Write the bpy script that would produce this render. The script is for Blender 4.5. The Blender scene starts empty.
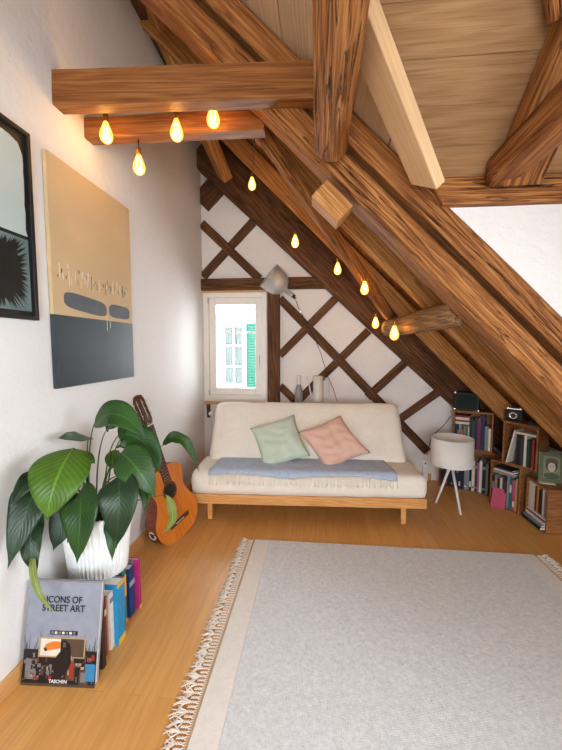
import bpy, bmesh, math, random
from mathutils import Vector, Matrix, Euler, noise
random.seed(7)
SC = bpy.context.scene
COL = SC.collection
PI = math.pi
V = Vector

# ------------------------------------------------------------------ materials
def lin(c):
    o = []
    for x in c:
        x = x / 255.0
        o.append(x / 12.92 if x <= 0.04045 else ((x + 0.055) / 1.055) ** 2.4)
    return (o[0], o[1], o[2], 1.0)

class NT:
    def __init__(s, name):
        s.m = bpy.data.materials.new(name); s.m.use_nodes = True
        s.t = s.m.node_tree; s.t.nodes.clear()
        s.out = s.n('ShaderNodeOutputMaterial')
    def n(s, typ, **kw):
        o = s.t.nodes.new(typ)
        for k, v in kw.items():
            if k.startswith('i_'):
                key = k[2:]
                o.inputs[int(key) if key.isdigit() else key.replace('_', ' ')].default_value = v
            else: setattr(o, k, v)
        return o
    def l(s, a, b): s.t.links.new(a, b)
    def coords(s, scale=(1, 1, 1), kind='Object', rnd=True):
        tc = s.n('ShaderNodeTexCoord'); mp = s.n('ShaderNodeMapping')
        mp.inputs['Scale'].default_value = scale
        s.l(tc.outputs[kind], mp.inputs['Vector'])
        if rnd:
            oi = s.n('ShaderNodeObjectInfo'); ml = s.n('ShaderNodeMath', operation='MULTIPLY', i_1=37.0)
            s.l(oi.outputs['Random'], ml.inputs[0]); s.l(ml.outputs[0], mp.inputs['Location'])
        return mp.outputs[0]
    def ramp(s, fac, stops):
        r = s.n('ShaderNodeValToRGB'); e = r.color_ramp.elements
        while len(e) < len(stops): e.new(0.5)
        for i, (p, c) in enumerate(stops):
            e[i].position = p; e[i].color = c if len(c) == 4 else lin(c)
        s.l(fac, r.inputs[0]); return r.outputs[0]
    def mix(s, fac, a, b, mode='MIX'):
        m = s.n('ShaderNodeMix', data_type='RGBA', blend_type=mode)
        for sock, v in ((m.inputs[0], fac), (m.inputs[6], a), (m.inputs[7], b)):
            if isinstance(v, (int, float)): sock.default_value = v
            elif isinstance(v, tuple): sock.default_value = v
            else: s.l(v, sock)
        return m.outputs[2]
    def bsdf(s, color, rough=0.5, spec=0.5, metal=0.0, bump=None, bstr=0.3, bdist=0.01, **kw):
        b = s.n('ShaderNodeBsdfPrincipled')
        if isinstance(color, tuple): b.inputs['Base Color'].default_value = color
        else: s.l(color, b.inputs['Base Color'])
        if isinstance(rough, (int, float)): b.inputs['Roughness'].default_value = rough
        else: s.l(rough, b.inputs['Roughness'])
        b.inputs['Specular IOR Level'].default_value = spec; b.inputs['Metallic'].default_value = metal
        for k, v in kw.items(): b.inputs[k.replace('_', ' ')].default_value = v
        if bump is not None:
            bp = s.n('ShaderNodeBump', i_Strength=bstr, i_Distance=bdist)
            s.l(bump, bp.inputs['Height']); s.l(bp.outputs[0], b.inputs['Normal'])
        s.l(b.outputs[0], s.out.inputs[0]); return b

def plain(name, c, rough=0.5, spec=0.4, metal=0.0, var=0.06, scale=18, bstr=0.0, bscale=60, **kw):
    t = NT(name); co = t.coords((1, 1, 1))
    nz = t.n('ShaderNodeTexNoise', i_Scale=scale, i_Detail=4.0); t.l(co, nz.inputs['Vector'])
    L = lin(c)
    d = tuple(x * (1 - var) for x in L[:3]) + (1,); u = tuple(min(1, x * (1 + var)) for x in L[:3]) + (1,)
    col = t.ramp(nz.outputs[0], [(0.3, d), (0.7, u)])
    bm = None
    if bstr:
        n2 = t.n('ShaderNodeTexNoise', i_Scale=bscale, i_Detail=5.0); t.l(co, n2.inputs['Vector']); bm = n2.outputs[0]
    t.bsdf(col, rough, spec, metal, bm, bstr, 0.004, **kw)
    return t.m

def mo2(co, t, island):
    if not island: return co
    g = t.n('ShaderNodeNewGeometry'); ml = t.n('ShaderNodeMath', operation='MULTIPLY', i_1=31.0)
    t.l(g.outputs['Random Per Island'], ml.inputs[0])
    va = t.n('ShaderNodeVectorMath', operation='ADD'); t.l(co, va.inputs[0]); t.l(ml.outputs[0], va.inputs[1]); return va.outputs[0]
def wood(name, dark, mid, light, grain=1.0, crack=0.0, rough=0.55, spec=0.3, bstr=0.3, island=0.0, glen=1.0, knots=0.5, turn=False, soft=0.0):
    t = NT(name); co = t.coords((1, 1, 1))
    if turn:
        tm = t.n('ShaderNodeMapping'); tm.inputs['Rotation'].default_value = (0, 0, PI / 2); t.l(co, tm.inputs[0]); co = tm.outputs[0]
    def nz(scale, sc, det=5.0, dist=0.0):
        mp = t.n('ShaderNodeMapping'); mp.inputs['Scale'].default_value = sc; t.l(co, mp.inputs[0])
        if island:
            g = t.n('ShaderNodeNewGeometry'); ml = t.n('ShaderNodeMath', operation='MULTIPLY', i_1=53.0)
            t.l(g.outputs['Random Per Island'], ml.inputs[0]); t.l(ml.outputs[0], mp.inputs['Location'])
        n = t.n('ShaderNodeTexNoise', i_Scale=scale, i_Detail=det, i_Distortion=dist); t.l(mp.outputs[0], n.inputs['Vector'])
        return n.outputs[0], mp.outputs[0]
    broad, _ = nz(2.2 * grain, (0.6 * glen, 2.4, 2.4), 4.0, 0.4)
    fine, mo = nz(9.0 * grain, (0.4 * glen, 19.0, 19.0), 7.0, 0.35)
    mp2 = t.n('ShaderNodeMapping'); mp2.inputs['Scale'].default_value = (0.07 * glen, 1, 1); t.l(mo2(co, t, island), mp2.inputs[0])
    wv = t.n('ShaderNodeTexWave', wave_type='BANDS', bands_direction='DIAGONAL', i_Scale=20.0 * grain, i_Distortion=14.0, i_Detail=3.0, i_Detail_Scale=0.8)
    t.l(mp2.outputs[0], wv.inputs['Vector'])
    a = t.n('ShaderNodeMath', operation='MULTIPLY', i_1=0.62); t.l(fine, a.inputs[0])
    b = t.n('ShaderNodeMath', operation='MULTIPLY_ADD', i_1=0.26); t.l(broad, b.inputs[0]); t.l(a.outputs[0], b.inputs[2])
    c = t.n('ShaderNodeMath', operation='MULTIPLY_ADD', i_1=0.12); t.l(wv.outputs['Fac'], c.inputs[0]); t.l(b.outputs[0], c.inputs[2])
    col = t.ramp(c.outputs[0], [(0.36 - soft, dark), (0.5, mid), (0.64 + soft, light)])
    h = c.outputs[0]
    if knots:
        kp = t.n('ShaderNodeMapping'); kp.inputs['Scale'].default_value = (2.2, 6, 6); t.l(co, kp.inputs[0])
        vo = t.n('ShaderNodeTexVoronoi', i_Scale=1.1); t.l(kp.outputs[0], vo.inputs['Vector'])
        k = t.ramp(vo.outputs['Distance'], [(0.05, (1, 1, 1, 1)), (0.13, (0, 0, 0, 1))])
        km = t.n('ShaderNodeMath', operation='MULTIPLY', i_1=knots); t.l(k, km.inputs[0])
        col = t.mix(km.outputs[0], col, lin([x * 0.6 for x in dark]))
    if crack:
        cr, _ = nz(6.0, (0.32, 8.0, 8.0), 6.0, 0.7)
        ck = t.ramp(cr, [(0.482, (0, 0, 0, 1)), (0.496, (1, 1, 1, 1)), (0.504, (1, 1, 1, 1)), (0.518, (0, 0, 0, 1))])
        cr2, _ = nz(3.0, (0.3, 1.2, 1.2), 2.0)
        gate = t.ramp(cr2, [(0.42, (0.1, 0.1, 0.1, 1)), (0.58, (1, 1, 1, 1))])
        cm = t.mix(1.0, ck, gate, 'MULTIPLY')
        cf = t.n('ShaderNodeMath', operation='MULTIPLY', i_1=crack); t.l(cm, cf.inputs[0])
        col = t.mix(cf.outputs[0], col, lin((34, 17, 8)))
        hs = t.n('ShaderNodeMath', operation='MULTIPLY_ADD', i_1=-1.2); t.l(cf.outputs[0], hs.inputs[0]); t.l(h, hs.inputs[2]); h = hs.outputs[0]
    if island:
        g = t.n('ShaderNodeNewGeometry')
        hv = t.n('ShaderNodeHueSaturation'); mr = t.n('ShaderNodeMapRange'); mr.inputs[3].default_value = 1 - island; mr.inputs[4].default_value = 1 + island
        t.l(g.outputs['Random Per Island'], mr.inputs[0]); t.l(mr.outputs[0], hv.inputs['Value']); t.l(col, hv.inputs['Color']); col = hv.outputs[0]
    t.bsdf(col, rough, spec, 0.0, h, bstr, 0.012)
    return t.m

M = {}
M['old'] = wood('old_timber', (92, 49, 22), (152, 92, 43), (194, 133, 74), 1.0, 0.95, 0.62, 0.25, 0.9, soft=.05)
M['old_grey'] = wood('weathered_timber', (104, 72, 44), (150, 108, 68), (182, 142, 98), 1.0, 0.8, 0.7, 0.2, 0.8)
M['old_dark'] = wood('dark_timber', (66, 40, 23), (96, 61, 37), (124, 84, 53), 1.0, 0.7, 0.65, 0.2, 0.7)
M['rafter'] = wood('rafter_timber', (140, 88, 42), (178, 120, 62), (202, 150, 92), 1.0, 0.3, 0.6, 0.25, 0.5)
M['planed'] = wood('planed_beam', (108, 61, 24), (138, 83, 37), (158, 104, 53), 1.0, 0.15, 0.5, 0.3, 0.3)
M['pale_trim'] = wood('pale_spruce', (204, 160, 114), (212, 170, 124), (218, 178, 134), 1.0, 0.0, 0.5, 0.3, 0.12, knots=0.12)
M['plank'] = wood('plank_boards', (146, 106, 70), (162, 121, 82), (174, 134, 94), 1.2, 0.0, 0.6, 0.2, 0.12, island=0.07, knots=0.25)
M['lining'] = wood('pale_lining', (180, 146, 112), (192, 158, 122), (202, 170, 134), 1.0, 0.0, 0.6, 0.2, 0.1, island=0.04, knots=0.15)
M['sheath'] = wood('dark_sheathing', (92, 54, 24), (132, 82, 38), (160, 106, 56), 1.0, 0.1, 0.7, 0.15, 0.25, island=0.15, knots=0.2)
M['crate'] = wood('crate_wood', (112, 68, 34), (142, 92, 50), (164, 114, 68), 1.5, 0.0, 0.55, 0.3, 0.15)
M['crate_side'] = wood('crate_side_wood', (112, 68, 34), (142, 92, 50), (164, 114, 68), 1.5, 0.0, 0.55, 0.3, 0.15, turn=True)
M['skirt_long'] = wood('skirting_board_wood', (188, 132, 74), (208, 154, 94), (222, 172, 114), 1.5, 0.0, 0.45, 0.4, 0.08, knots=0.1, turn=True)
M['pine'] = wood('oiled_pine', (196, 128, 66), (220, 158, 92), (232, 178, 116), 1.5, 0.0, 0.42, 0.4, 0.08, knots=0.3)
M['skirt'] = wood('skirting_wood', (188, 132, 74), (208, 154, 94), (222, 172, 114), 1.5, 0.0, 0.45, 0.4, 0.08, knots=0.1)
M['guitar_top'] = wood('guitar_cedar', (192, 100, 32), (208, 118, 42), (222, 138, 58), 2.5, 0.0, 0.2, 0.5, 0.02, knots=0.0, glen=0.5)
M['guitar_side'] = wood('guitar_rosewood', (84, 36, 16), (126, 60, 26), (150, 80, 38), 2.0, 0.0, 0.2, 0.5, 0.02, knots=0.0)
M['walnut'] = wood('dark_fretwood', (58, 32, 20), (84, 50, 32), (110, 70, 46), 3.0, 0.0, 0.4, 0.4, 0.05, knots=0.0)

def plaster(name, c, bs=0.35, sc=22):
    t = NT(name); co = t.coords((1, 1, 1), rnd=False)
    n1 = t.n('ShaderNodeTexNoise', i_Scale=sc, i_Detail=7.0, i_Roughness=0.6); t.l(co, n1.inputs[0])
    n2 = t.n('ShaderNodeTexNoise', i_Scale=2.0, i_Detail=3.0); t.l(co, n2.inputs[0])
    L = lin(c); d = tuple(x * 0.95 for x in L[:3]) + (1,)
    col = t.ramp(n2.outputs[0], [(0.3, d), (0.7, L)])
    t.bsdf(col, 0.85, 0.15, 0, n1.outputs[0], bs, 0.012); return t.m
M['plaster'] = plaster('white_plaster', (236, 233, 231), 0.3)
M['plaster_rough'] = plaster('rough_plaster', (232, 224, 219), 0.6, 30)

def floor_mat():
    t = NT('honey_parquet'); co = t.coords((1, 1, 1), rnd=False)
    rot = t.n('ShaderNodeMapping'); rot.inputs['Rotation'].default_value = (0, 0, PI / 2); t.l(co, rot.inputs[0])
    br = t.n('ShaderNodeTexBrick', offset=0.37, i_Scale=1.0, i_Mortar_Size=0.0006, i_Mortar_Smooth=0.3, i_Bias=0.0)
    br.inputs['Brick Width'].default_value = 0.9; br.inputs['Row Height'].default_value = 0.075
    br.inputs['Color1'].default_value = lin((214, 154, 84)); br.inputs['Color2'].default_value = lin((222, 165, 95)); br.inputs['Mortar'].default_value = lin((186, 126, 64))
    t.l(rot.outputs[0], br.inputs[0])
    st = t.n('ShaderNodeMapping'); st.inputs['Scale'].default_value = (30, 1.6, 1); t.l(co, st.inputs[0])
    nz = t.n('ShaderNodeTexNoise', i_Scale=2.0, i_Detail=6.0, i_Distortion=0.5); t.l(st.outputs[0], nz.inputs[0])
    gr = t.ramp(nz.outputs[0], [(0.3, (0.80, 0.76, 0.70, 1)), (0.65, (1.0, 1.0, 1.0, 1))])
    col = t.mix(0.75, br.outputs[0], gr, 'MULTIPLY')
    rg = t.n('ShaderNodeMapRange'); rg.inputs[3].default_value = 0.25; rg.inputs[4].default_value = 0.42; t.l(nz.outputs[0], rg.inputs[0])
    t.bsdf(col, rg.outputs[0], 0.4, 0, nz.outputs[0], 0.05, 0.003); return t.m
M['floor'] = floor_mat()

def weave(name, c1, c2, sc=160, bs=0.5, rough=0.95, mott=8):
    t = NT(name); co = t.coords((1, 1, 1), rnd=False)
    a = t.n('ShaderNodeTexWave', bands_direction='X', i_Scale=sc, i_Distortion=2.5, i_Detail=2.0); t.l(co, a.inputs[0])
    b = t.n('ShaderNodeTexWave', bands_direction='Y', i_Scale=sc, i_Distortion=2.5, i_Detail=2.0); t.l(co, b.inputs[0])
    z = t.n('ShaderNodeTexWave', bands_direction='Z', i_Scale=sc, i_Distortion=2.5, i_Detail=2.0); t.l(co, z.inputs[0])
    ad = t.n('ShaderNodeMath', operation='ADD'); t.l(a.outputs['Fac'], ad.inputs[0]); t.l(b.outputs['Fac'], ad.inputs[1])
    ad2 = t.n('ShaderNodeMath', operation='ADD'); t.l(ad.outputs[0], ad2.inputs[0]); t.l(z.outputs['Fac'], ad2.inputs[1])
    n = t.n('ShaderNodeTexNoise', i_Scale=mott, i_Detail=8.0, i_Roughness=0.75); t.l(co, n.inputs[0])
    m = t.n('ShaderNodeMath', operation='MULTIPLY_ADD', i_1=0.12); t.l(ad2.outputs[0], m.inputs[0]); t.l(n.outputs[0], m.inputs[2])
    col = t.ramp(m.outputs[0], [(0.4, c1), (0.95, c2)])
    t.bsdf(col, rough, 0.1, 0, m.outputs[0], bs, 0.004, Sheen_Weight=0.15); return t.m
M['rug'] = weave('grey_rug_weave', (190, 189, 189), (238, 237, 237), 55, 0.8, 0.95, 60)
M['rug_band'] = weave('cream_rug_weave', (222, 212, 202), (240, 232, 224), 60, 0.5, 0.95, 40)
M['rug_edge'] = weave('tan_rug_edge', (176, 140, 98), (202, 168, 126), 120, 0.5)
M['fringe'] = plain('cotton_fringe', (238, 228, 214), 0.95, 0.1, var=0.05)
M['mattress'] = weave('cream_canvas', (234, 222, 206), (246, 238, 226), 140, 0.25, 0.95, 6)
M['blanket'] = weave('blue_throw', (164, 178, 204), (202, 213, 232), 70, 0.7, 0.95, 45)
M['mint'] = weave('mint_linen', (192, 204, 184), (214, 224, 206), 150, 0.3, 0.95, 10)
M['peach'] = weave('peach_linen', (222, 176, 156), (238, 198, 180), 150, 0.3, 0.95, 10)
M['white'] = plain('white_lacquer', (240, 238, 235), 0.35, 0.45, var=0.02)
M['frame_white'] = plain('window_white', (238, 230, 222), 0.4, 0.4, var=0.02)
M['pot'] = plain('white_ceramic', (240, 240, 240), 0.35, 0.5, var=0.02)
M['soil'] = plain('dark_soil', (58, 42, 30), 0.95, 0.1, var=0.3, scale=60, bstr=0.8)
M['shade'] = plain('white_lampshade', (236, 226, 218), 0.8, 0.2, var=0.02, Subsurface_Weight=0.1)
M['shade_in'] = plain('cream_shade_lining', (236, 214, 188), 0.8, 0.2, var=0.02)
M['steel'] = plain('brushed_aluminium', (206, 206, 204), 0.42, 0.5, 0.55, var=0.05)
M['black'] = plain('black_frame', (30, 27, 26), 0.45, 0.4, var=0.1)
M['black_vinyl'] = plain('black_vinyl', (24, 26, 27), 0.5, 0.4, var=0.1, bstr=0.3, bscale=300)
M['chrome'] = plain('chrome', (220, 220, 220), 0.15, 0.5, 1.0, var=0.02)
M['brass'] = plain('aged_brass', (150, 112, 58), 0.35, 0.5, 0.9, var=0.1)
M['cord'] = plain('dark_cord', (46, 36, 30), 0.6, 0.3)
M['beige_paint'] = plain('beige_paint', (206, 178, 138), 0.7, 0.2, var=0.06, scale=3, bstr=0.15, bscale=20)
M['slate_paint'] = plain('slate_paint', (50, 60, 66), 0.45, 0.4, var=0.22, scale=5, bstr=0.2, bscale=14)
M['blob_paint'] = plain('grey_blue_paint', (90, 96, 100), 0.6, 0.3, var=0.1, scale=20)
M['white_paint'] = plain('white_paint', (228, 218, 200), 0.7, 0.2)
M['pale_print'] = plain('pale_teal_print', (186, 200, 200), 0.35, 0.4, var=0.06, scale=3)
M['teal_print'] = plain('grey_teal_print', (112, 134, 136), 0.35, 0.4, var=0.25, scale=8)
M['ink'] = plain('black_ink', (26, 32, 34), 0.4, 0.4, var=0.2)
M['paper'] = plain('page_paper', (232, 224, 208), 0.9, 0.1, var=0.05, scale=200)
M['grey_ceramic'] = plain('grey_ceramic', (142, 138, 134), 0.5, 0.4, var=0.08)
M['white_enamel'] = plain('ivory_enamel', (220, 212, 202), 0.4, 0.4, var=0.04)
M['turquoise'] = plain('turquoise_shutter', (26, 100, 78), 0.6, 0.3, var=0.04)
M['facade'] = plain('white_facade', (236, 236, 236), 0.9, 0.1, var=0.03)
M['facade_frame'] = plain('facade_window_frame', (222, 224, 224), 0.6, 0.3, var=0.02)
M['curtain'] = plain('grey_curtain', (140, 146, 140), 0.9, 0.1, var=0.1, scale=12)
M['stem'] = plain('leaf_stem', (52, 84, 30), 0.45, 0.4, var=0.15)

def leaf_mat(name, dark, lite, trans):
    t = NT(name); tc = t.n('ShaderNodeTexCoord')
    sep = t.n('ShaderNodeSeparateXYZ'); t.l(tc.outputs['UV'], sep.inputs[0])
    ab = t.n('ShaderNodeMath', operation='ABSOLUTE'); t.l(sep.outputs[0], ab.inputs[0])
    # side veins sweep forward from the midrib
    ph = t.n('ShaderNodeMath', operation='MULTIPLY_ADD', i_1=-0.30); t.l(ab.outputs[0], ph.inputs[0]); t.l(sep.outputs[1], ph.inputs[2])
    sn = t.n('ShaderNodeMath', operation='MULTIPLY', i_1=85.0); t.l(ph.outputs[0], sn.inputs[0])
    s2 = t.n('ShaderNodeMath', operation='SINE'); t.l(sn.outputs[0], s2.inputs[0])
    vein = t.ramp(s2.outputs[0], [(0.0, (0, 0, 0, 1)), (0.8, (0.25, 0.25, 0.25, 1)), (1.0, (0.75, 0.75, 0.75, 1))])
    rib = t.ramp(ab.outputs[0], [(0.02, (1, 1, 1, 1)), (0.06, (0, 0, 0, 1))])
    co = t.coords((1, 1, 1)); nz = t.n('ShaderNodeTexNoise', i_Scale=9.0, i_Detail=3.0); t.l(co, nz.inputs[0])
    col = t.ramp(nz.outputs[0], [(0.3, dark), (0.7, lite)])
    lt = tuple(min(1, x * 1.9) for x in lin(lite)[:3]) + (1,)
    f = t.n('ShaderNodeMath', operation='MULTIPLY', i_1=0.35); t.l(vein, f.inputs[0])
    col = t.mix(f.outputs[0], col, lt)
    f2 = t.n('ShaderNodeMath', operation='MULTIPLY', i_1=0.7); t.l(rib, f2.inputs[0]); col = t.mix(f2.outputs[0], col, lt)
    b = t.bsdf(col, 0.38, 0.4, 0, s2.outputs[0], 0.12, 0.003)
    tr = t.n('ShaderNodeBsdfTranslucent'); t.l(col, tr.inputs[0])
    mx = t.n('ShaderNodeMixShader', i_0=trans); t.l(b.outputs[0], mx.inputs[1]); t.l(tr.outputs[0], mx.inputs[2]); t.l(mx.outputs[0], t.out.inputs[0])
    return t.m
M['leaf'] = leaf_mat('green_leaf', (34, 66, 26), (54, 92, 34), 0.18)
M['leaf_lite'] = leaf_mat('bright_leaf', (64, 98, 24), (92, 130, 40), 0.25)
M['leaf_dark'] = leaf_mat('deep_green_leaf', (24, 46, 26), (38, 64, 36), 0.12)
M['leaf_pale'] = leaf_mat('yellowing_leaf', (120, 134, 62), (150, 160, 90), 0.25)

def emit(name, c, s):
    t = NT(name); e = t.n('ShaderNodeEmission', i_Strength=s); e.inputs[0].default_value = lin(c); t.l(e.outputs[0], t.out.inputs[0]); return t.m
M['filament'] = emit('glowing_filament', (255, 196, 96), 30.0)
def glass(name, tint, gl=0.08, rough=0.02, glow=None):
    t = NT(name); tr = t.n('ShaderNodeBsdfTransparent'); tr.inputs[0].default_value = tint
    g = t.n('ShaderNodeBsdfGlossy', i_Roughness=rough)
    fr = t.n('ShaderNodeFresnel', i_IOR=1.45); mx = t.n('ShaderNodeMixShader'); t.l(fr.outputs[0], mx.inputs[0])
    t.l(tr.outputs[0], mx.inputs[1]); t.l(g.outputs[0], mx.inputs[2]); o = mx.outputs[0]
    if glow:
        e = t.n('ShaderNodeEmission', i_Strength=glow[1]); e.inputs[0].default_value = lin(glow[0])
        ad = t.n('ShaderNodeAddShader'); t.l(o, ad.inputs[0]); t.l(e.outputs[0], ad.inputs[1]); o = ad.outputs[0]
    t.l(o, t.out.inputs[0]); return t.m
M['pane'] = glass('window_glass', (0.95, 0.97, 0.97, 1))
M['bulb_glass'] = glass('amber_bulb_glass', (1.0, 0.86, 0.6, 1), glow=((255, 186, 84), 0.55))
_pc = {}
def paint(c, rough=0.55):
    k = (tuple(c), rough)
    if k not in _pc: _pc[k] = plain('print_%d_%d_%d' % tuple(c), c, rough, 0.35, var=0.08, scale=30)
    return _pc[k]

# ------------------------------------------------------------------ builders
def setp(o, label=None, cat=None, group=None, kind=None):
    if label: o['label'] = label
    if cat: o['category'] = cat
    if group: o['group'] = group
    if kind: o['kind'] = kind
    return o
def empty(name, loc, rot=(0, 0, 0), label=None, cat=None, group=None, mat=None):
    o = bpy.data.objects.new(name, None); COL.objects.link(o); o.empty_display_size = 0.05
    if mat is not None: o.matrix_world = mat
    else: o.location = loc; o.rotation_euler = rot
    return setp(o, label, cat, group)
class MB:
    def __init__(s): s.v = []; s.f = []; s.mi = []; s.sm = []
    def add(s, vs, fs, mi=0, smooth=False, T=None):
        b = len(s.v)
        s.v += [tuple(T @ V(p)) if T is not None else tuple(p) for p in vs]
        s.f += [tuple(i + b for i in f) for f in fs]; s.mi += [mi] * len(fs); s.sm += [smooth] * len(fs); return s
    def box(s, x0, x1, y0, y1, z0, z1, mi=0, T=None):
        vs = [(x, y, z) for z in (z0, z1) for y in (y0, y1) for x in (x0, x1)]
        return s.add(vs, [(0, 2, 3, 1), (4, 5, 7, 6), (0, 1, 5, 4), (2, 6, 7, 3), (0, 4, 6, 2), (1, 3, 7, 5)], mi, False, T)
    def prism(s, poly, ext, mi=0, T=None, smooth=False):
        # poly: 3D points (counter-clockwise seen against ext), ext: extrusion vector
        n = len(poly); e = V(ext)
        vs = [V(p) for p in poly] + [V(p) + e for p in poly]
        fs = [tuple(reversed(range(n))), tuple(range(n, 2 * n))]
        s.add(vs, fs, mi, False, T)
        b = len(s.v) - 2 * n
        for i in range(n):
            j = (i + 1) % n
            s.f.append((b + i, b + j, b + n + j, b + n + i)); s.mi.append(mi); s.sm.append(smooth)
        return s
    def lathe(s, prof, n=24, mi=0, T=None, caps=True, smooth=True, ribs=0, ribd=0.0):
        vs = []; fs = []
        for r, z in prof:
            for k in range(n):
                a = 2 * PI * k / n; rr = r
                if ribs: rr = r - ribd * (0.5 + 0.5 * math.cos(ribs * a))
                vs.append((rr * math.cos(a), rr * math.sin(a), z))
        for i in range(len(prof) - 1):
            for k in range(n):
                k2 = (k + 1) % n
                fs.append((i * n + k, i * n + k2, (i + 1) * n + k2, (i + 1) * n + k))
        s.add(vs, fs, mi, smooth, T)
        if caps:
            b = len(s.v) - len(vs)
            if prof[0][0] > 1e-5: s.f.append(tuple(b + k for k in reversed(range(n)))); s.mi.append(mi); s.sm.append(False)
            if prof[-1][0] > 1e-5: s.f.append(tuple(b + (len(prof) - 1) * n + k for k in range(n))); s.mi.append(mi); s.sm.append(False)
        return s
    def tube(s, pts, r, n=8, mi=0, T=None):
        pts = [V(p) for p in pts]; rs = r if isinstance(r, (list, tuple)) else [r] * len(pts)
        vs = []; fs = []; up = V((0.13, 0.31, 0.94))
        t0 = (pts[1] - pts[0]).normalized()
        if abs(t0.dot(up)) > 0.95: up = V((1, 0.1, 0))
        a = t0.cross(up).normalized()
        for i, p in enumerate(pts):
            t = (pts[min(i + 1, len(pts) - 1)] - pts[max(i - 1, 0)]).normalized()
            a = (a - t * a.dot(t)).normalized(); b = t.cross(a)
            for k in range(n):
                w = 2 * PI * k / n; vs.append(p + (a * math.cos(w) + b * math.sin(w)) * rs[i])
        for i in range(len(pts) - 1):
            for k in range(n):
                k2 = (k + 1) % n; fs.append((i * n + k, i * n + k2, (i + 1) * n + k2, (i + 1) * n + k))
        fs.append(tuple(reversed(range(n)))); fs.append(tuple((len(pts) - 1) * n + k for k in range(n)))
        return s.add(vs, fs, mi, True, T)
    def build(s, name, mats, parent=None, bevel=0.0, seg=2, loc=None, mat=None, kind=None, label=None, cat=None, group=None):
        me = bpy.data.meshes.new(name); me.from_pydata([tuple(p) for p in s.v], [], s.f)
        if not isinstance(mats, (list, tuple)): mats = [mats]
        for m in mats: me.materials.append(m)
        for p, mi, sm in zip(me.polygons, s.mi, s.sm): p.material_index = mi; p.use_smooth = sm
        bm = bmesh.new(); bm.from_mesh(me); bmesh.ops.recalc_face_normals(bm, faces=bm.faces); bm.to_mesh(me); bm.free()
        o = bpy.data.objects.new(name, me); COL.objects.link(o)
        if parent is not None: o.parent = parent
        if mat is not None: o.matrix_local = mat
        elif loc is not None: o.location = loc
        if bevel:
            b = o.modifiers.new('edge_bevel', 'BEVEL'); b.width = bevel; b.segments = seg; b.limit_method = 'ANGLE'; b.angle_limit = 0.6; b.harden_normals = False
        return setp(o, label, cat, group, kind)
def axes(origin, x, z):
    x = V(x).normalized(); z = V(z); z = (z - x * z.dot(x)).normalized(); y = z.cross(x)
    m = Matrix((x, y, z)).transposed().to_4x4(); m.translation = V(origin); return m
def dup(root, mat=None, loc=None, label=None, group=None):
    def cp(o, par):
        c = o.copy(); COL.objects.link(c)
        if par is not None: c.parent = par
        for ch in o.children: cp(ch, c)
        return c
    r = cp(root, None)
    if mat is not None: r.matrix_world = mat
    if loc is not None: r.location = loc
    if label: r['label'] = label
    if group: r['group'] = group
    return r
def ordn(i): return ['first', 'second', 'third', 'fourth', 'fifth', 'sixth', 'seventh', 'eighth', 'ninth', 'tenth', 'eleventh', 'twelfth', 'thirteenth', 'fourteenth', 'fifteenth', 'sixteenth', 'seventeenth', 'eighteenth'][i]

# timbers: local X runs along the length, so the grain does too
def beam(name, label, p0, p1, w, h, mat, up=(0, 0, 1), wob=0.004, ch=0.012, seg=None, sq0=1.0, roundness=0.0, cat='wooden beam', group=None, seed=None, skew=0.0):
    p0 = V(p0); p1 = V(p1); L = (p1 - p0).length; T = axes(p0, p1 - p0, up)
    seg = seg or max(2, int(L / 0.07)); sd = seed if seed is not None else random.uniform(0, 99)
    mb = MB(); vs = []; fs = []
    if roundness:
        n = 14; base = [(math.cos(2 * PI * k / n) * w / 2, math.sin(2 * PI * k / n) * h / 2) for k in range(n)]
        bx = [(max(-w * .5 + ch, min(w * .5 - ch, c * 1.3)), max(-h * .5 + ch, min(h * .5 - ch, s_ * 1.3))) for c, s_ in base]
        base = [(b[0] * roundness + c[0] * (1 - roundness), b[1] * roundness + c[1] * (1 - roundness)) for b, c in zip(base, bx)]
    else:
        a, b = w / 2, h / 2
        base = [(a - ch, -b), (a, -b + ch), (a, b - ch), (a - ch, b), (-a + ch, b), (-a, b - ch), (-a, -b + ch), (-a + ch, -b)]
    n = len(base)
    for i in range(seg + 1):
        x = L * i / seg; f = sq0 + (1 - sq0) * i / seg
        for k, (y, z) in enumerate(base):
            nv = noise.noise_vector(V((x * 2.3 + sd, y * 9 + sd, z * 9))) * wob + noise.noise_vector(V((x * 8 + sd, y * 14 - sd, z * 14))) * wob * 0.4
            xs = x + (skew * z if i in (0, seg) else 0)
            vs.append((xs, y * f + nv.y, z * f + nv.z))
    for i in range(seg):
        for k in range(n):
            k2 = (k + 1) % n; fs.append((i * n + k, i * n + k2, (i + 1) * n + k2, (i + 1) * n + k))
    fs.append(tuple(reversed(range(n)))); fs.append(tuple(seg * n + k for k in range(n)))
    mb.add(vs, fs, 0, bool(roundness))
    return mb.build(name, mat, mat=T, label=label, cat=cat, group=group)

# ------------------------------------------------------------------ room shell
XL, YB = -1.2, 3.7            # left wall, gable wall
CR = 2.52                     # main roof lining: X + Z = CR
def struct(name, mb, mat): return mb.build(name, mat, kind='structure')
struct('floor', MB().box(XL - .2, 2.3, -1.8, YB + .2, -.1, 0), M['floor'])
struct('wall_left', MB().box(XL - .2, XL, -1.8, YB + .2, 0, 3.56), M['plaster'])
# gable wall with the window opening
WX0, WX1, WZ0, WZ1 = -1.185, -.526, .795, 1.905
g = MB()
for x0, x1, z0, z1 in ((XL, WX0, 0, 3.9), (WX1, 2.3, 0, 3.9), (WX0, WX1, 0, WZ0), (WX0, WX1, WZ1, 3.9)):
    g.box(x0, x1, YB, YB + .2, z0, z1)
struct('wall_gable', g, M['plaster_rough'])
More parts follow.
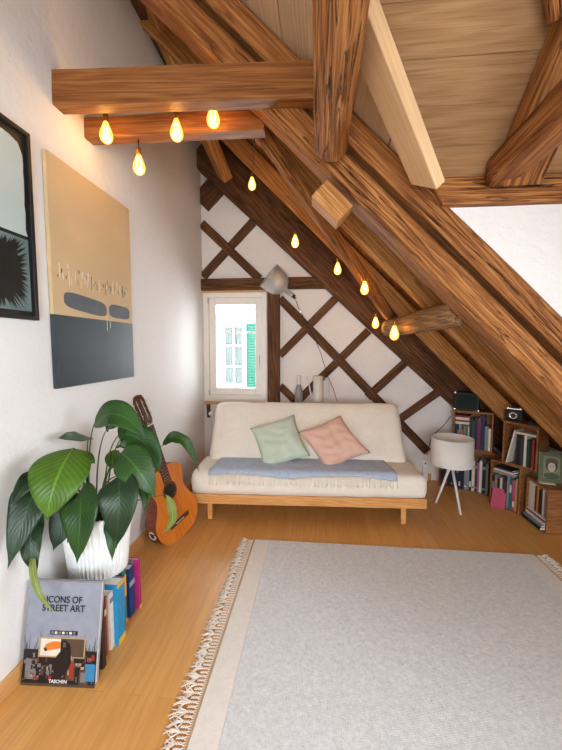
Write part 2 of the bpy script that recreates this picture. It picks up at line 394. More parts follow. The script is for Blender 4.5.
# wall behind the camera with a wide window opening, knee walls and dormer front
g = MB()
for x0, x1, z0, z1 in ((XL - .2, -.8, 0, 3.9), (1.3, 2.3, 0, 3.9), (-.8, 1.3, 0, .5), (-.8, 1.3, 1.95, 3.9)):
    g.box(x0, x1, -1.8, -1.6, z0, z1)
struct('wall_front', g, M['plaster'])
struct('wall_right', MB().box(2.06, 2.3, 1.78, YB, 0, .6).box(2.06, 2.3, -1.6, -.3, 0, .6), M['plaster'])
g = MB()
for y0, y1, z0, z1 in ((-.3, -.1, 0, 2.9), (1.1, 1.77, 0, 2.9), (-.1, 1.1, 0, .75), (-.1, 1.1, 1.95, 2.9)):
    g.box(2.06, 2.26, y0, y1, z0, z1)
struct('wall_dormer', g.prism([(.42, 1.69, 2.07), (2.06, 1.69, .46), (2.06, 1.69, 2.07)], (0, .1, 0)).prism([(.42, -.35, 2.07), (2.06, -.35, .46), (2.06, -.35, 2.07)], (0, .08, 0)), M['plaster_rough'])
def dz(y): return 2.065 + .75 * (1.67 - y) if y > .71 else 2.065 + .75 * (y + .25)
# sloped lining of the main roof (boards run along Y), cut along the dormer valleys, on a dark backing
def vy(x): return .96 * max(0.0, min(1.0, (x + .265) / .72))
def slabs(g, x, x1, off, mi):
    a, b = vy(x), vy(x1)
    def sl(p): g.prism([(X, Y, CR - X) for X, Y in p], (off, 0, off), mi)
    if b <= 0: sl([(x, -1.8), (x, 1.80), (x1, 1.80), (x1, -1.8)])
    else:
        if a < .95: sl([(x, .71 + a), (x, 1.80), (x1, 1.80), (x1, .71 + b)])
        sl([(x, -1.8), (x, .71 - a), (x1, .71 - b), (x1, -1.8)])
g = MB(); x = XL - .05
while x < 2.3: slabs(g, x, min(x + .1515, 2.32), .02, 0); x += .155
x = XL - .05; n0 = len(g.v)
while x < 2.3: slabs(g, x, min(x + .155, 2.32), .012, 1); x += .155
g.v[n0:] = [(a + .021, b, c + .021) for a, b, c in g.v[n0:]]
CEIL = struct('ceiling', g, [M['lining'], M['old_dark']])
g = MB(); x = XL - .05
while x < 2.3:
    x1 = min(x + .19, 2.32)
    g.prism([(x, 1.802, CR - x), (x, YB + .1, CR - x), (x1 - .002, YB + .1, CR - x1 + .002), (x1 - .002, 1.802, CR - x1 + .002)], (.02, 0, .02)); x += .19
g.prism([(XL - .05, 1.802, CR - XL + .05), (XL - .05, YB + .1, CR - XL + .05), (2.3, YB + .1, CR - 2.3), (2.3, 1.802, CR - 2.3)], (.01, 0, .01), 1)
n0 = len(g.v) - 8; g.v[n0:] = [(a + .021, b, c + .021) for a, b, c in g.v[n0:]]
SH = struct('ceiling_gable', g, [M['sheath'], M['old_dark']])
for o in (CEIL, SH):     # turn local X onto the board direction so that grain follows it
    R = Matrix.Rotation(PI / 2, 4, 'Z'); o.data.transform(R.inverted()); o.matrix_world = R
# dormer ceiling: boards run along X, rising towards the dormer ridge
g = MB()
edges = [1.675, 1.56, 1.447, 1.334, 1.22, 1.11, 1.0, .9, .805, .71]
for a, b in zip(edges[:-1], edges[1:]):
    for m in (1, -1):
        for gap, up, mi, th in ((.0035, 0, 0, .022), (0, .0225, 1, .012)):
            b_ = b + gap; ya, yb = (a, b_) if m == 1 else (1.42 - a, 1.42 - b_)
            za, zb = dz(a) + up, dz(b_) + up
            g.prism([(CR - dz(a) - .004, ya, za), (2.07, ya, za), (2.07, yb, zb), (CR - dz(b_) - .004, yb, zb)], (0, 0, th), mi)
struct('ceiling_dormer', g, [M['plank'], M['old_dark']])
struct('baseboard_left', MB().box(XL, XL + .016, -1.6, YB, 0, .068), M['skirt_long'])
struct('baseboard_gable', MB().box(XL + .016, 1.15, YB - .016, YB, 0, .068), M['skirt'])

# ------------------------------------------------------------------ windows
w = setp(empty('window_1', (-.855, YB, WZ0)), kind='structure')
def fr(mb, x0, x1, z0, z1, y0, y1, t):
    return mb.box(x0, x0 + t, y0, y1, z0, z1).box(x1 - t, x1, y0, y1, z0, z1).box(x0 + t, x1 - t, y0, y1, z0, z0 + t).box(x0 + t, x1 - t, y0, y1, z1 - t, z1)
def rel(o_mb, loc): o_mb.v = [tuple(V(p) - V(loc)) for p in o_mb.v]; return o_mb
wl = (-.855, YB, WZ0)
rel(fr(MB(), WX0, WX1, WZ0, WZ1, YB - .012, YB + .1, .05), wl).build('window_frame', M['frame_white'], w, .004)
sash = rel(fr(MB(), -1.134, -.577, .846, 1.854, YB + .0, YB + .07, .072).box(-1.07, -.64, YB + .025, YB + .045, 1.492, 1.508), wl).build('sash', M['frame_white'], w, .006)
rel(MB().box(-1.064, -.647, YB + .033, YB + .037, .914, 1.786), wl).build('pane', M['pane'], sash)
rel(MB().box(-.618, -.600, YB - .012, YB + .0, 1.16, 1.26).box(-.616, -.603, YB - .035, YB - .012, 1.235, 1.25).box(-.617, -.602, YB - .04, YB - .028, 1.11, 1.25), wl).build('handle', M['steel'], w, .003)
for z in (.84, 1.80):
    rel(MB().lathe([(.008, 0), (.008, .055)], 10, T=Matrix.Translation((-1.142, YB - .014, z))), wl).build('hinge', M['steel'], w)
rel(MB().box(XL, -.52, YB - .03, YB, 1.925 - .02, 1.925), (0, 0, 0)).build('trim_1', M['skirt'], kind='structure', bevel=.003)
# window behind the camera and dormer window
w = setp(empty('window_2', (.25, -1.7, .5)), kind='structure'); wl = (.25, -1.7, .5)
rel(fr(MB(), -.8, 1.3, .5, 1.95, -1.74, -1.66, .06).box(.22, .28, -1.74, -1.66, .56, 1.89), wl).build('window_frame', M['frame_white'], w, .004)
rel(MB().box(-.74, 1.24, -1.702, -1.698, .56, 1.89), wl).build('pane', M['pane'], w)
w = setp(empty('window_3', (2.16, .5, .75)), kind='structure'); wl = (2.16, .5, .75)
T = Matrix.Rotation(PI / 2, 4, 'Z')
fr(MB(), -.6, .6, 0, 1.2, -.04, .04, .06).box(-.03, .03, -.04, .04, .06, 1.14).build('window_frame', M['frame_white'], w, .004, mat=T)
MB().box(-.54, .54, -.002, .002, .06, 1.14).build('pane', M['pane'], w, mat=T)

# house across the street
h = empty('neighbour_house', (-1.6, 7.0, -3), label='white house facade seen outside through the window, with a turquoise shutter', cat='building')
hl = (-1.6, 7.0, -3)
rel(MB().box(-6, -1.90, 7, 7.3, -3, 6).box(-1.42, 4, 7, 7.3, -3, 6).box(-1.90, -1.42, 7, 7.3, -3, .56).box(-1.90, -1.42, 7, 7.3, 1.80, 6), hl).build('facade', M['facade'], h)
rel(MB().box(-2.1, -1.0, 6.9, 7.0, 1.86, 1.93), hl).build('ledge', M['facade_frame'], h, .01)
rel(MB().box(-1.98, -1.36, 6.94, 7.0, .47, .54), hl).build('house_sill', M['facade_frame'], h, .01)
wf = rel(fr(MB(), -1.90, -1.42, .56, 1.80, 7.02, 7.1, .06).box(-1.675, -1.645, 7.02, 7.1, .6, 1.75).box(-1.86, -1.46, 7.03, 7.09, 1.36, 1.39).box(-1.86, -1.46, 7.03, 7.09, .94, .97), hl).build('house_window', M['facade_frame'], h)
rel(MB().box(-1.87, -1.45, 7.055, 7.06, .6, 1.77), hl).build('pane', M['pane'], wf)
cu = MB(); 
pts = [(-1.88 + .44 * i / 40, 7.085 + .012 * math.sin(i * 1.3)) for i in range(41)]
cu.add([(x, y, z) for z in (.58, 1.79) for x, y in pts], [(i, i + 1, 42 + i, 41 + i) for i in range(40)], 0, True)
rel(cu, hl).build('curtain', M['curtain'], wf)
sh = MB(); fr(sh, -1.395, -1.15, .515, 1.795, 6.955, 6.985, .03)
for i in range(40):
    z = .55 + i * .0307; sh.box(-1.366, -1.18, 6.962, 6.978, z, z + .024)
rel(sh, hl).build('shutter', M['turquoise'], h, label='turquoise louvred shutter')

# ------------------------------------------------------------------ roof timbers
UPN = (.7071, 0, .7071)
def roof(name, label, xa, xb, c, h, y, w, mat, **k):
    cc = c + h * .7071
    return beam(name, label, (xa, y, cc - xa), (xb, y, cc - xb), w, h, mat, up=UPN, **k)
roof('rafter', 'broad rough-hewn rafter running under the rough white plaster of the dormer cheek', -1.18, 2.04, 2.372, .102, 1.745, .15, M['old'], wob=.006, ch=.01)
roof('leaning_strut', 'heavily grained leaning roof strut close under the white-cheeked rafter, with a dark gap between', -1.02, 2.0, 2.160, .118, 1.75, .16, M['old'], wob=.007, ch=.014)
roof('rafter', 'dark-brown rafter directly behind the heavily grained leaning strut', -1.15, 2.05, 2.30, .128, 2.10, .085, M['old_grey'], wob=.005)
roof('rafter', 'brown rafter passing behind the knobbly grey log and down to the camera shelf', -1.15, 2.05, 2.30, .135, 2.495, .07, M['rafter'], wob=.005)
roof('rafter', 'pale-edged rafter beside the hanging bulbs, second from the gable wall', -1.15, 1.92, 2.30, .14, 3.24, .05, M['rafter'], wob=.002, ch=.004)
beam('gable_rafter', 'dark rafter lying against the white gable wall', (-1.15, 3.64, 3.33), (1.98, 3.64, .42), .11, .40, M['old_dark'], up=(.93, 0, 1), wob=.005)
beam('tie_beam', 'thick planed tie beam nearest the camera, from the left wall to the purlin', (XL, 1.638, 2.515), (.02, 1.638, 2.465), .075, .15, M['planed'], wob=.002, ch=.004)
beam('tie_beam', 'shorter tie beam just behind the thick one, with a bulb hanging below it', (XL, 1.86, 2.468), (-.27, 1.86, 2.455), .075, .10, M['planed'], wob=.002, ch=.004)
beam('purlin', 'weathered purlin overhead ending in a blunt tip above the leaning strut', (.058, -1.55, 2.235), (.048, 1.60, 2.225), .135, .185, M['old'], wob=.008, ch=.04)
beam('beam_end_block', 'sawn-off stub of beam sticking out below the end of the purlin', (.0, 1.73, 2.055), (.115, 1.73, 1.940), .115, .095, M['rafter'], up=(.7, 0, .7), wob=.003, ch=.006, seg=4)
beam('wind_brace', 'slim reddish brace slanting steeply across the rafters behind the stub block', (-.42, 1.97, 2.64), (.735, 3.36, 1.495), .085, .085, M['old'], up=UPN, wob=.005, ch=.008)
beam('wind_brace', 'short brown brace at the top of the left wall, dropping to the gable rafter', (-1.12, 2.2, 3.66), (-.90, 3.50, 2.97), .17, .10, M['rafter'], up=UPN, wob=.005)
beam('roof_log', 'knobbly grey log with a round sawn end, lit by a bulb at its tip', (.605, 3.18, 1.505), (.715, 1.88, 1.52), .135, .145, M['old_grey'], wob=.007, roundness=.9)
beam('wall_plate', 'dark beam lying along the top of the left wall under the roof', (-1.13, 1.9, 3.56), (-1.13, YB - .12, 3.56), .13, .10, M['old_dark'], wob=.003)
# dormer timbers
beam('cheek_beam', 'horizontal beam above the rough white dormer cheek', (.49, 1.685, 2.01), (2.05, 1.685, 2.0), .09, .112, M['old'], wob=.004, ch=.008, skew=-.6)
beam('valley_board', 'smooth pale new board slanting down between the sloped lining and the plank ceiling', (-.185, .786, 2.624), (.432, 1.553, 2.007), .150, .045, M['pale_trim'], up=UPN, wob=.0, ch=.003, seg=2, skew=0)
beam('dormer_rafter', 'stout old rafter rising steeply beneath the plank ceiling at top right', (.795, 1.60, 2.03), (.77, .75, 2.69), .155, .11, M['old'], up=(0, .7, .7), wob=.006)
beam('dormer_tie', 'rounded old tie beam pointing from the dormer wall towards the camera', (.735, 1.61, 2.055), (.705, -.25, 2.055), .135, .125, M['old'], wob=.007, roundness=.35)
beam('jack_rafter', 'short diagonal timber meeting the stout dormer rafter from the left', (.70, 1.22, 2.335), (.40, .85, 2.60), .07, .07, M['old'], up=(0, .6, .8), wob=.004)

# half-timbering on the gable
def gt(name, label, a, b, w, d=.035, mat='old_dark', **k):
    p0 = V((a[0], YB - d / 2 + .005, a[1])); p1 = V((b[0], YB - d / 2 + .005, b[1]))
    return beam(name, label, p0, p1, d, w, M[mat], up=(0.01, 0, 1) if abs(p1.z - p0.z) < abs(p1.x - p0.x) * 3 else (1, 0, 0), wob=.003, ch=.005, cat='timber')
gt('timber_post', 'upright dark post beside the window', (-.45, .0), (-.45, 1.93), .125, .06)
gt('timber_rail', 'horizontal dark rail above the window', (XL, 1.985), (.20, 1.985), .115, .058)
gt('timber_brace', 'long brace running from the lamp down right behind the sofa', (-.388, 1.835), (1.10, .30), .085, .040)
gt('timber_brace', 'slanting brace from the window post up to the gable rafter, crossing the lamp cord', (-.388, 1.262), (.17, 1.83), .078, .034)
gt('timber_brace', 'brace rising above the watering can to the gable rafter', (-.24, .75), (.50, 1.51), .078, .034)
gt('timber_brace', 'brace rising from the right top of the sofa back', (.50, .84), (.86, 1.19), .078, .034)
gt('timber_brace', 'lowest brace near the white lampshade', (.80, .60), (1.19, .905), .078, .034)
gt('timber_brace', 'short brace at the foot of the window post behind the vase', (-.388, .945), (-.19, .75), .078, .030)
gt('timber_brace', 'upper cross brace falling from the left wall down to the rail', (-1.19, 2.60), (-.60, 2.04), .085, .038)
gt('timber_brace', 'upper cross brace rising from the left wall to the gable rafter', (-1.19, 2.07), (-.66, 2.60), .085, .032)
gt('corner_brace', 'broad dark corner piece high up between left wall and gable rafter', (-1.20, 2.80), (-.98, 3.02), .22, .036)

# ------------------------------------------------------------------ string of bulbs
def bulb(i, tip, ztop, label):
    b = empty('light_bulb', (tip[0], tip[1], tip[2]), label=label, cat='light bulb', group='glowing bulbs of the string lights')
    # the empty sits at the socket top
    MB().lathe([(.0, 0), (.011, 0), (.0125, -.006), (.0125, -.034), (.010, -.038)], 14).build('socket', M['brass'], b)
    gl = [(.010, -.034), (.013, -.042), (.018, -.056), (.0255, -.075), (.0305, -.093), (.031, -.106), (.026, -.122), (.015, -.133), (.004, -.1365), (.0, -.1368)]
    e = MB().lathe(gl, 20, caps=False).build('glass_bulb', M['bulb_glass'], b)
    f = MB()
    for k in range(5):
        a = 2 * PI * k / 5; a2 = a + .6
        f.tube([(.008 * math.cos(a), .008 * math.sin(a), -.055), (.014 * math.cos(a2), .014 * math.sin(a2), -.085), (.008 * math.cos(a2 + .6), .008 * math.sin(a2 + .6), -.115)], .0012, 5)
    f.build('filament', M['filament'], e)
    MB().tube([(0, 0, -.004), (0, 0, ztop - tip[2])], .003, 6).build('cord', M['cord'], b)
    ld = bpy.data.lights.new('bulb_light', 'POINT'); ld.energy = BULB_W; ld.color = (1.0, .62, .25); ld.shadow_soft_size = .025
    lo = bpy.data.objects.new('bulb_light', ld); COL.objects.link(lo); lo.parent = b; lo.location = (0, 0, -.09)
BULB_W = 0.42
BP = []
for i, (p, zt, lb) in enumerate([
    ((-1.035, 1.745, 2.475), 2.53, 'glowing bulb between the two tie beams, nearest the left wall'),
    ((-.68, 1.745, 2.465), 2.53, 'glowing bulb between the tie beams, to the right of the one by the wall'),
    ((-.50, 1.745, 2.515), 2.56, 'glowing bulb tucked up behind the thick tie beam, only its tip showing'),
    ((-.93, 1.86, 2.375), 2.425, 'glowing bulb hanging lowest, on a short cord under the second tie beam'),
    ((-.535, 2.95, 2.735), 2.88, 'glowing bulb under the pale-edged rafter, topmost of the sloping row'),
    ((-.193, 3.02, 2.295), 2.55, 'glowing bulb in the sloping row, straight above the lamp cord'),
    ((.158, 3.10, 2.085), 2.20, 'glowing bulb in the sloping row, just above the lower pair'),
    ((.345, 2.80, 1.876), 1.96, 'glowing bulb in the sloping row, above the grey log'),
    ((.50, 3.25, 1.645), 1.88, 'glowing bulb left of the sawn log end'),
    ((.52, 2.55, 1.53), 1.72, 'glowing bulb touching the tip of the grey log')]):
    bulb(i, p, zt if i < 4 else p[2] + .012, lb); BP.append(V(p))

cps = [V((-.33, 1.905, 2.43))] + [p + V((0, 0, .012)) for p in BP[4:]] + [V((.60, 2.42, 1.575))]; cp = []
for a_, b_ in zip(cps[:-1], cps[1:]):
    for k in range(6): t = k / 6; cp.append(a_.lerp(b_, t) - V((0, 0, .05 * (b_ - a_).length * 4 * t * (1 - t))))
MB().tube(cp + [cps[-1]], .0022, 6).build('light_cable', M['cord'], label='dark cable of the bulb string sagging from bulb to bulb along the rafters', cat='cable')

# ------------------------------------------------------------------ wall art
a = empty('canvas_painting', (XL, 1.83, 1.68), label='large beige and slate abstract canvas on the left wall', cat='painting')
X0 = .022                                     # canvas stands 40 mm off the wall
y0, y1, z0, z1 = 1.515 - 1.83, 2.205 - 1.83, 1.158 - 1.68, 2.202 - 1.68; zs = 1.496 - 1.68
c = MB().box(.004, X0, y0, y1, z0, zs, 1).box(.004, X0, y0, y1, zs, z1, 0)
def blob(ya, yb, za, zb, za2, mi, n=26, seed=0):
    pts = []
    for k in range(n):
        t = 2 * PI * k / n; cx = math.copysign(abs(math.cos(t)) ** .45, math.cos(t)); sx = math.copysign(abs(math.sin(t)) ** .6, math.sin(t))
        r = 1 + .08 * noise.noise(V((math.cos(t) * 2 + seed, math.sin(t) * 2, seed)))
        u = .5 + .5 * cx; zc = (za + zb) / 2 + (za2) * u
        pts.append((X0 + .0002, ya + (yb - ya) * u - 1.83, zc + (zb - za) / 2 * sx * r - 1.68))
    c.prism(pts, (.0015, 0, 0), mi)
blob(1.585, 1.925, 1.535, 1.615, -.025, 2, seed=1); blob(1.95, 2.17, 1.517, 1.593, -.002, 2, seed=5)
for i in range(46):                          # scratched marks above the dark shapes
    y = 1.55 + .62 * (i / 46) + random.uniform(-.006, .006); zc = 1.685 + random.gauss(0, .016); hh = random.choice((.006, .01, .016, .022, .034))
    wd = random.uniform(.0012, .006); mi = random.choice((2, 1, 3, 3))
    c.box(X0 - .001, X0 + .0012, y - 1.83, y + wd - 1.83, zc - hh - 1.68, zc + hh - 1.68, mi)
for y, zt, zb in ((1.925, 1.52, 1.44), (1.955, 1.50, 1.455)): c.box(X0 - .001, X0 + .0012, y - 1.83, y + .003 - 1.83, zb - 1.68, zt - 1.68, 3)
c.build('canvas', [M['beige_paint'], M['slate_paint'], M['blob_paint'], M['white_paint']], a)

a = empty('framed_print', (XL, 1.12, 1.84), label='black-framed pale teal print with a dark ink burst, cut by the left photo edge', cat='picture')
Y0, Y1, Z0, Z1 = .76 - 1.12, 1.43 - 1.12, 1.46 - 1.84, 2.215 - 1.84
T = Matrix(((0, -1, 0, 0), (1, 0, 0, 0), (0, 0, 1, 0), (0, 0, 0, 1)))       # local x -> wall Y
fr(MB(), Y0, Y1, Z0, Z1, -.024, -.001, .018).build('frame', M['black'], a, .002, mat=T)
c = MB(); c.box(Y0 + .018, Y1 - .018, -.012, -.002, Z0 + .018, Z1 - .018, 2)          # black border of the sheet
ym, zm = Y1 - .035, Z1 - .05; zq = 1.79 - 1.84
def wav(t, s): return .006 * noise.noise(V((t * 14, s, 0)))
pts = []
for k in range(24): t = k / 23; pts.append((Y0 + .035, -.0125, zq + .008 + (zm - zq) * t))
pts = [(Y0 + .035, -.0125, zq + .008), (ym + .006, -.0125, zq + .008)] + [(ym + wav(t, 3), -.0125, zq + (zm - .05 - zq) * t) for t in [.1 * q for q in range(1, 11)]] + [(ym - .02, -.0125, zm - .012), (ym - .06, -.0125, zm)] + [(ym - .06 - (ym - .1 - Y0) * q / 8, -.0125, zm + wav(q, 8) + .004) for q in range(1, 9)]
c.prism(pts, (0, -.001, 0), 0)
c.prism([(Y0 + .03, -.0125, Z0 + .035), (ym + .006, -.0125, Z0 + .035), (ym + .006, -.0125, zq - .006), (Y0 + .03, -.0125, zq - .006)], (0, -.001, 0), 1)
cx, cz = 1.245 - 1.12, 1.645 - 1.84
def clampq(a, b): return max(Y0 + .035, min(ym, a)), max(Z0 + .038, min(zq - .012, b))
core = []
for k in range(60):
    an = 2 * PI * k / 60; rr = .105 + .03 * noise.noise(V((math.cos(an) * 3, math.sin(an) * 3, 1)))
    p = clampq(cx + rr * 1.1 * math.cos(an), cz + rr * math.sin(an)); core.append((p[0], -.0137, p[1]))
c.prism(core, (0, -.0004, 0), 2)
for k in range(260):
    an = random.uniform(0, 2 * PI); ln = random.uniform(.12, .20); wd = random.uniform(.003, .010); dy, dzz = math.cos(an), math.sin(an)
    rr = .085; b1 = clampq(cx + dy * rr - dzz * wd, cz + dzz * rr + dy * wd); b2 = clampq(cx + dy * rr + dzz * wd, cz + dzz * rr - dy * wd); tp = clampq(cx + dy * ln, cz + dzz * ln)
    yy = -.0142 - k * 2e-6; c.add([(b1[0], yy, b1[1]), (tp[0], yy, tp[1]), (b2[0], yy, b2[1])], [(0, 1, 2)], 2)
c.build('print', [M['pale_print'], M['teal_print'], M['ink']], a, mat=T)

# ------------------------------------------------------------------ soft shapes
def soft_box(sx, sy, sz, r, cells=.045, bulge=0.0, nz=0.0, seed=0, dents=(), fn=None):
    vs = []; fs = []; idx = {}
    hx, hy, hz = sx / 2, sy / 2, sz / 2
    nx, ny, nzc = (max(3, int(d / cells)) for d in (sx, sy, sz))
    def put(i, j, k):
        key = (i, j, k)
        if key in idx: return idx[key]
        # cluster the grid towards the edges so that the rounding is smooth
        def g(t): return .5 - .5 * math.cos(PI * t) if t in (0, 1) else (t * .82 + (.5 - .5 * math.cos(PI * t)) * .18)
        p = V(((2 * g(i / nx) - 1) * hx, (2 * g(j / ny) - 1) * hy, (2 * g(k / nzc) - 1) * hz))
        q = V((max(-hx + r, min(hx - r, p.x)), max(-hy + r, min(hy - r, p.y)), max(-hz + r, min(hz - r, p.z))))
        d = p - q
        if d.length > 1e-6: p = q + d.normalized() * min(r, d.length)
        bx = (1 - (p.x / hx) ** 2) * (1 - (p.y / hy) ** 2)
        p.z += math.copysign(bulge, p.z) * max(0, bx) * (abs(p.z) / hz)
        for dx, dy, rad, dep in dents:
            w = math.exp(-((p.x - dx) ** 2 + (p.y - dy) ** 2) / rad ** 2)
            if p.z > 0: p.z -= dep * w
        if nz:
            p += noise.noise_vector(V((p.x * 7 + seed, p.y * 7, p.z * 7))) * nz + noise.noise_vector(V((p.x * 18 + seed, p.y * 18, p.z * 18))) * nz * .35
        if fn: p = fn(p)
        vs.append(p); idx[key] = len(vs) - 1; return idx[key]
    for i in range(nx):
        for j in range(ny):
            for k in (0, nzc): fs.append((put(i, j, k), put(i + 1, j, k), put(i + 1, j + 1, k), put(i, j + 1, k)))
    for i in range(nx):
        for k in range(nzc):
            for j in (0, ny): fs.append((put(i, j, k), put(i + 1, j, k), put(i + 1, j, k + 1), put(i, j, k + 1)))
    for j in range(ny):
        for k in range(nzc):
            for i in (0, nx): fs.append((put(i, j, k), put(i, j + 1, k), put(i, j + 1, k + 1), put(i, j, k + 1)))
    return MB().add(vs, fs, 0, True)

# ------------------------------------------------------------------ sofa
SO, SR = V((-.075, 2.66, 0)), math.radians(2.6)
sofa = empty('futon_sofa', SO, (0, 0, SR), 'cream futon sofa on a pine frame under the half-timbered wall', 'sofa')
f = MB().box(-.895, .895, 0, .03, .138, .214).box(-.895, .895, .62, .65, .138, .214).box(-.895, -.865, .03, .62, .138, .214).box(.865, .895, .03, .62, .138, .214)
f.build('frame', M['pine'], sofa, .004)
f = MB()
for i in range(13): x = -.84 + i * .14; f.box(x - .03, x + .03, .03, .62, .196, .213)
f.build('slats', M['pine'], sofa)
for x in (-.758, .735):
    for y in (.032, .56):
        MB().prism([(x - .018, y, 0), (x + .018, y, 0), (x + .021, y, .196), (x - .021, y, .196)], (0, .045, 0)).build('leg', M['pine'], sofa, .004)
T = Matrix.Translation((0, .215, .304))
soft_box(1.79, .485, .178, .045, bulge=.006, nz=.005, seed=3).build('seat_mattress', M['mattress'], sofa, mat=T)
bT = axes((0, .515, .575), (1, 0, 0), (0, -.80, .60))      # local z out of the backrest, local y up the slope
bk = soft_box(1.68, .60, .15, .065, bulge=.012, nz=.006, seed=11, dents=[(-.42, .06, .05, .022), (.42, .06, .05, .022), (0, .06, .05, .012)])
bk.build('back_mattress', M['mattress'], sofa, mat=bT)
for x in (-.42, .42):
    MB().lathe([(.0, .004), (.010, .003), (.013, 0)], 12, caps=False).build('tuft_button', M['mattress'], sofa, mat=bT @ Matrix.Translation((x, .06, .068)))
# pine back rail holding the mattress up
MB().box(-.82, .82, .60, .625, .20, .62).build('back_rail', M['pine'], sofa, .004)

# throw: follows the seat top, front edge with fringe
def seat_z(x, y): return .3975 + .006 * max(0, 1 - (x / .9) ** 2) * max(0, 1 - ((y - .215) / .24) ** 2)
tb = empty('throw_blanket', SO, (0, 0, SR), 'blue-grey fringed throw spread along the sofa seat', 'blanket')
vs = []; fs = []; NX, NY = 70, 14
def bl(u, v):
    x = -.735 + 1.385 * u + (.035 * (v - .5)) * (1 - 2 * u); y = -.022 + .367 * v + .006 * math.sin(u * 11)
    z = seat_z(x, y) + .004 + .0035 * noise.noise(V((x * 9, y * 9, 2))) + .002 * noise.noise(V((x * 30, y * 30, 5)))
    if y < .0175: z -= .045 - math.sqrt(max(0, .045 ** 2 - (.0175 - y) ** 2))
    return V((x, y, z))
for k in (0, 1):
    for j in range(NY + 1):
        for i in range(NX + 1): p = bl(i / NX, j / NY); vs.append((p.x, p.y, p.z + .008 * k))
B1 = (NX + 1) * (NY + 1)
for j in range(NY):
    for i in range(NX):
        a = j * (NX + 1) + i; fs.append((a, a + 1, a + NX + 2, a + NX + 1)); fs.append((B1 + a, B1 + a + NX + 1, B1 + a + NX + 2, B1 + a + 1))
for i in range(NX): fs.append((i, B1 + i, B1 + i + 1, i + 1)); a = NY * (NX + 1) + i; fs.append((a, a + 1, B1 + a + 1, B1 + a))
for j in range(NY):
    a = j * (NX + 1); fs.append((a, a + NX + 1, B1 + a + NX + 1, B1 + a)); a += NX; fs.append((a, B1 + a, B1 + a + NX + 1, a + NX + 1))
MB().add(vs, fs, 0, True).build('cloth', M['blanket'], tb)
f = MB()
for i in range(150):
    p = bl((i + .5) / 150, 0); p.z += .002; dx = random.uniform(-.012, .012); ln = random.uniform(.035, .06)
    yc, zc, r_ = .0175, .348, .054
    f.tube([p] + [V((p.x + dx * q_ / 110, yc - r_ * math.sin(math.radians(q_)), zc + r_ * math.cos(math.radians(q_)))) for q_ in (66, 80, 92)] + [V((p.x + dx, yc - r_ - .001, zc - ln * .8))], .0022, 5)
f.build('fringe', M['fringe'], tb, kind='stuff', label='cream fringe')

def cushion(name, label, cen, roll, size, mat, seed, sk=0.0):
    n = 22; vs = []; fs = []
    def pt(u, v, s):
        x = u * (1 - .10 * (1 - v * v)) * size / 2; y = v * (1 - .10 * (1 - u * u)) * size / 2
        t = max(0, (1 - u ** 4)) ** .5 * max(0, (1 - v ** 4)) ** .5
        z = s * .062 * t
        if t > 0: z += s * t * (.012 * noise.noise(V((x * 16 + seed, y * 7, s))) + .011 * math.sin((y + x * .4) * 70 + 5 * noise.noise(V((x * 6, y * 6, seed)))) * (.4 + .6 * noise.noise(V((x * 5 + seed, y * 5, 3)))))
        return (x + sk * y, y, z)
    for s in (1, -1):
        for j in range(n + 1):
            for i in range(n + 1): vs.append(pt(2 * i / n - 1, 2 * j / n - 1, s))
    B = (n + 1) ** 2
    for j in range(n):
        for i in range(n):
            a = j * (n + 1) + i; fs.append((a, a + 1, a + n + 2, a + n + 1)); fs.append((B + a, B + a + n + 1, B + a + n + 2, B + a + 1))
    T = axes(cen, (1, .045, 0), (0, -.80, .60)) @ Matrix.Rotation(roll, 4, 'Z')
    mb = MB().add(vs, fs, 0, True)
    o = mb.build(name, mat, mat=T, label=label, cat='cushion', group='scatter cushions on the sofa')
    bm = bmesh.new(); bm.from_mesh(o.data); bmesh.ops.remove_doubles(bm, verts=bm.verts, dist=.0005); bm.to_mesh(o.data); bm.free()
    return o
cushion('cushion', 'crumpled mint-green cushion on the blue throw', (-.315, 2.955, .553), math.radians(20), .40, M['mint'], 4)
cushion('cushion', 'peach-pink cushion tilted on its corner beside the mint one', (.135, 2.975, .555), math.radians(24), .40, M['peach'], 9, -.18)

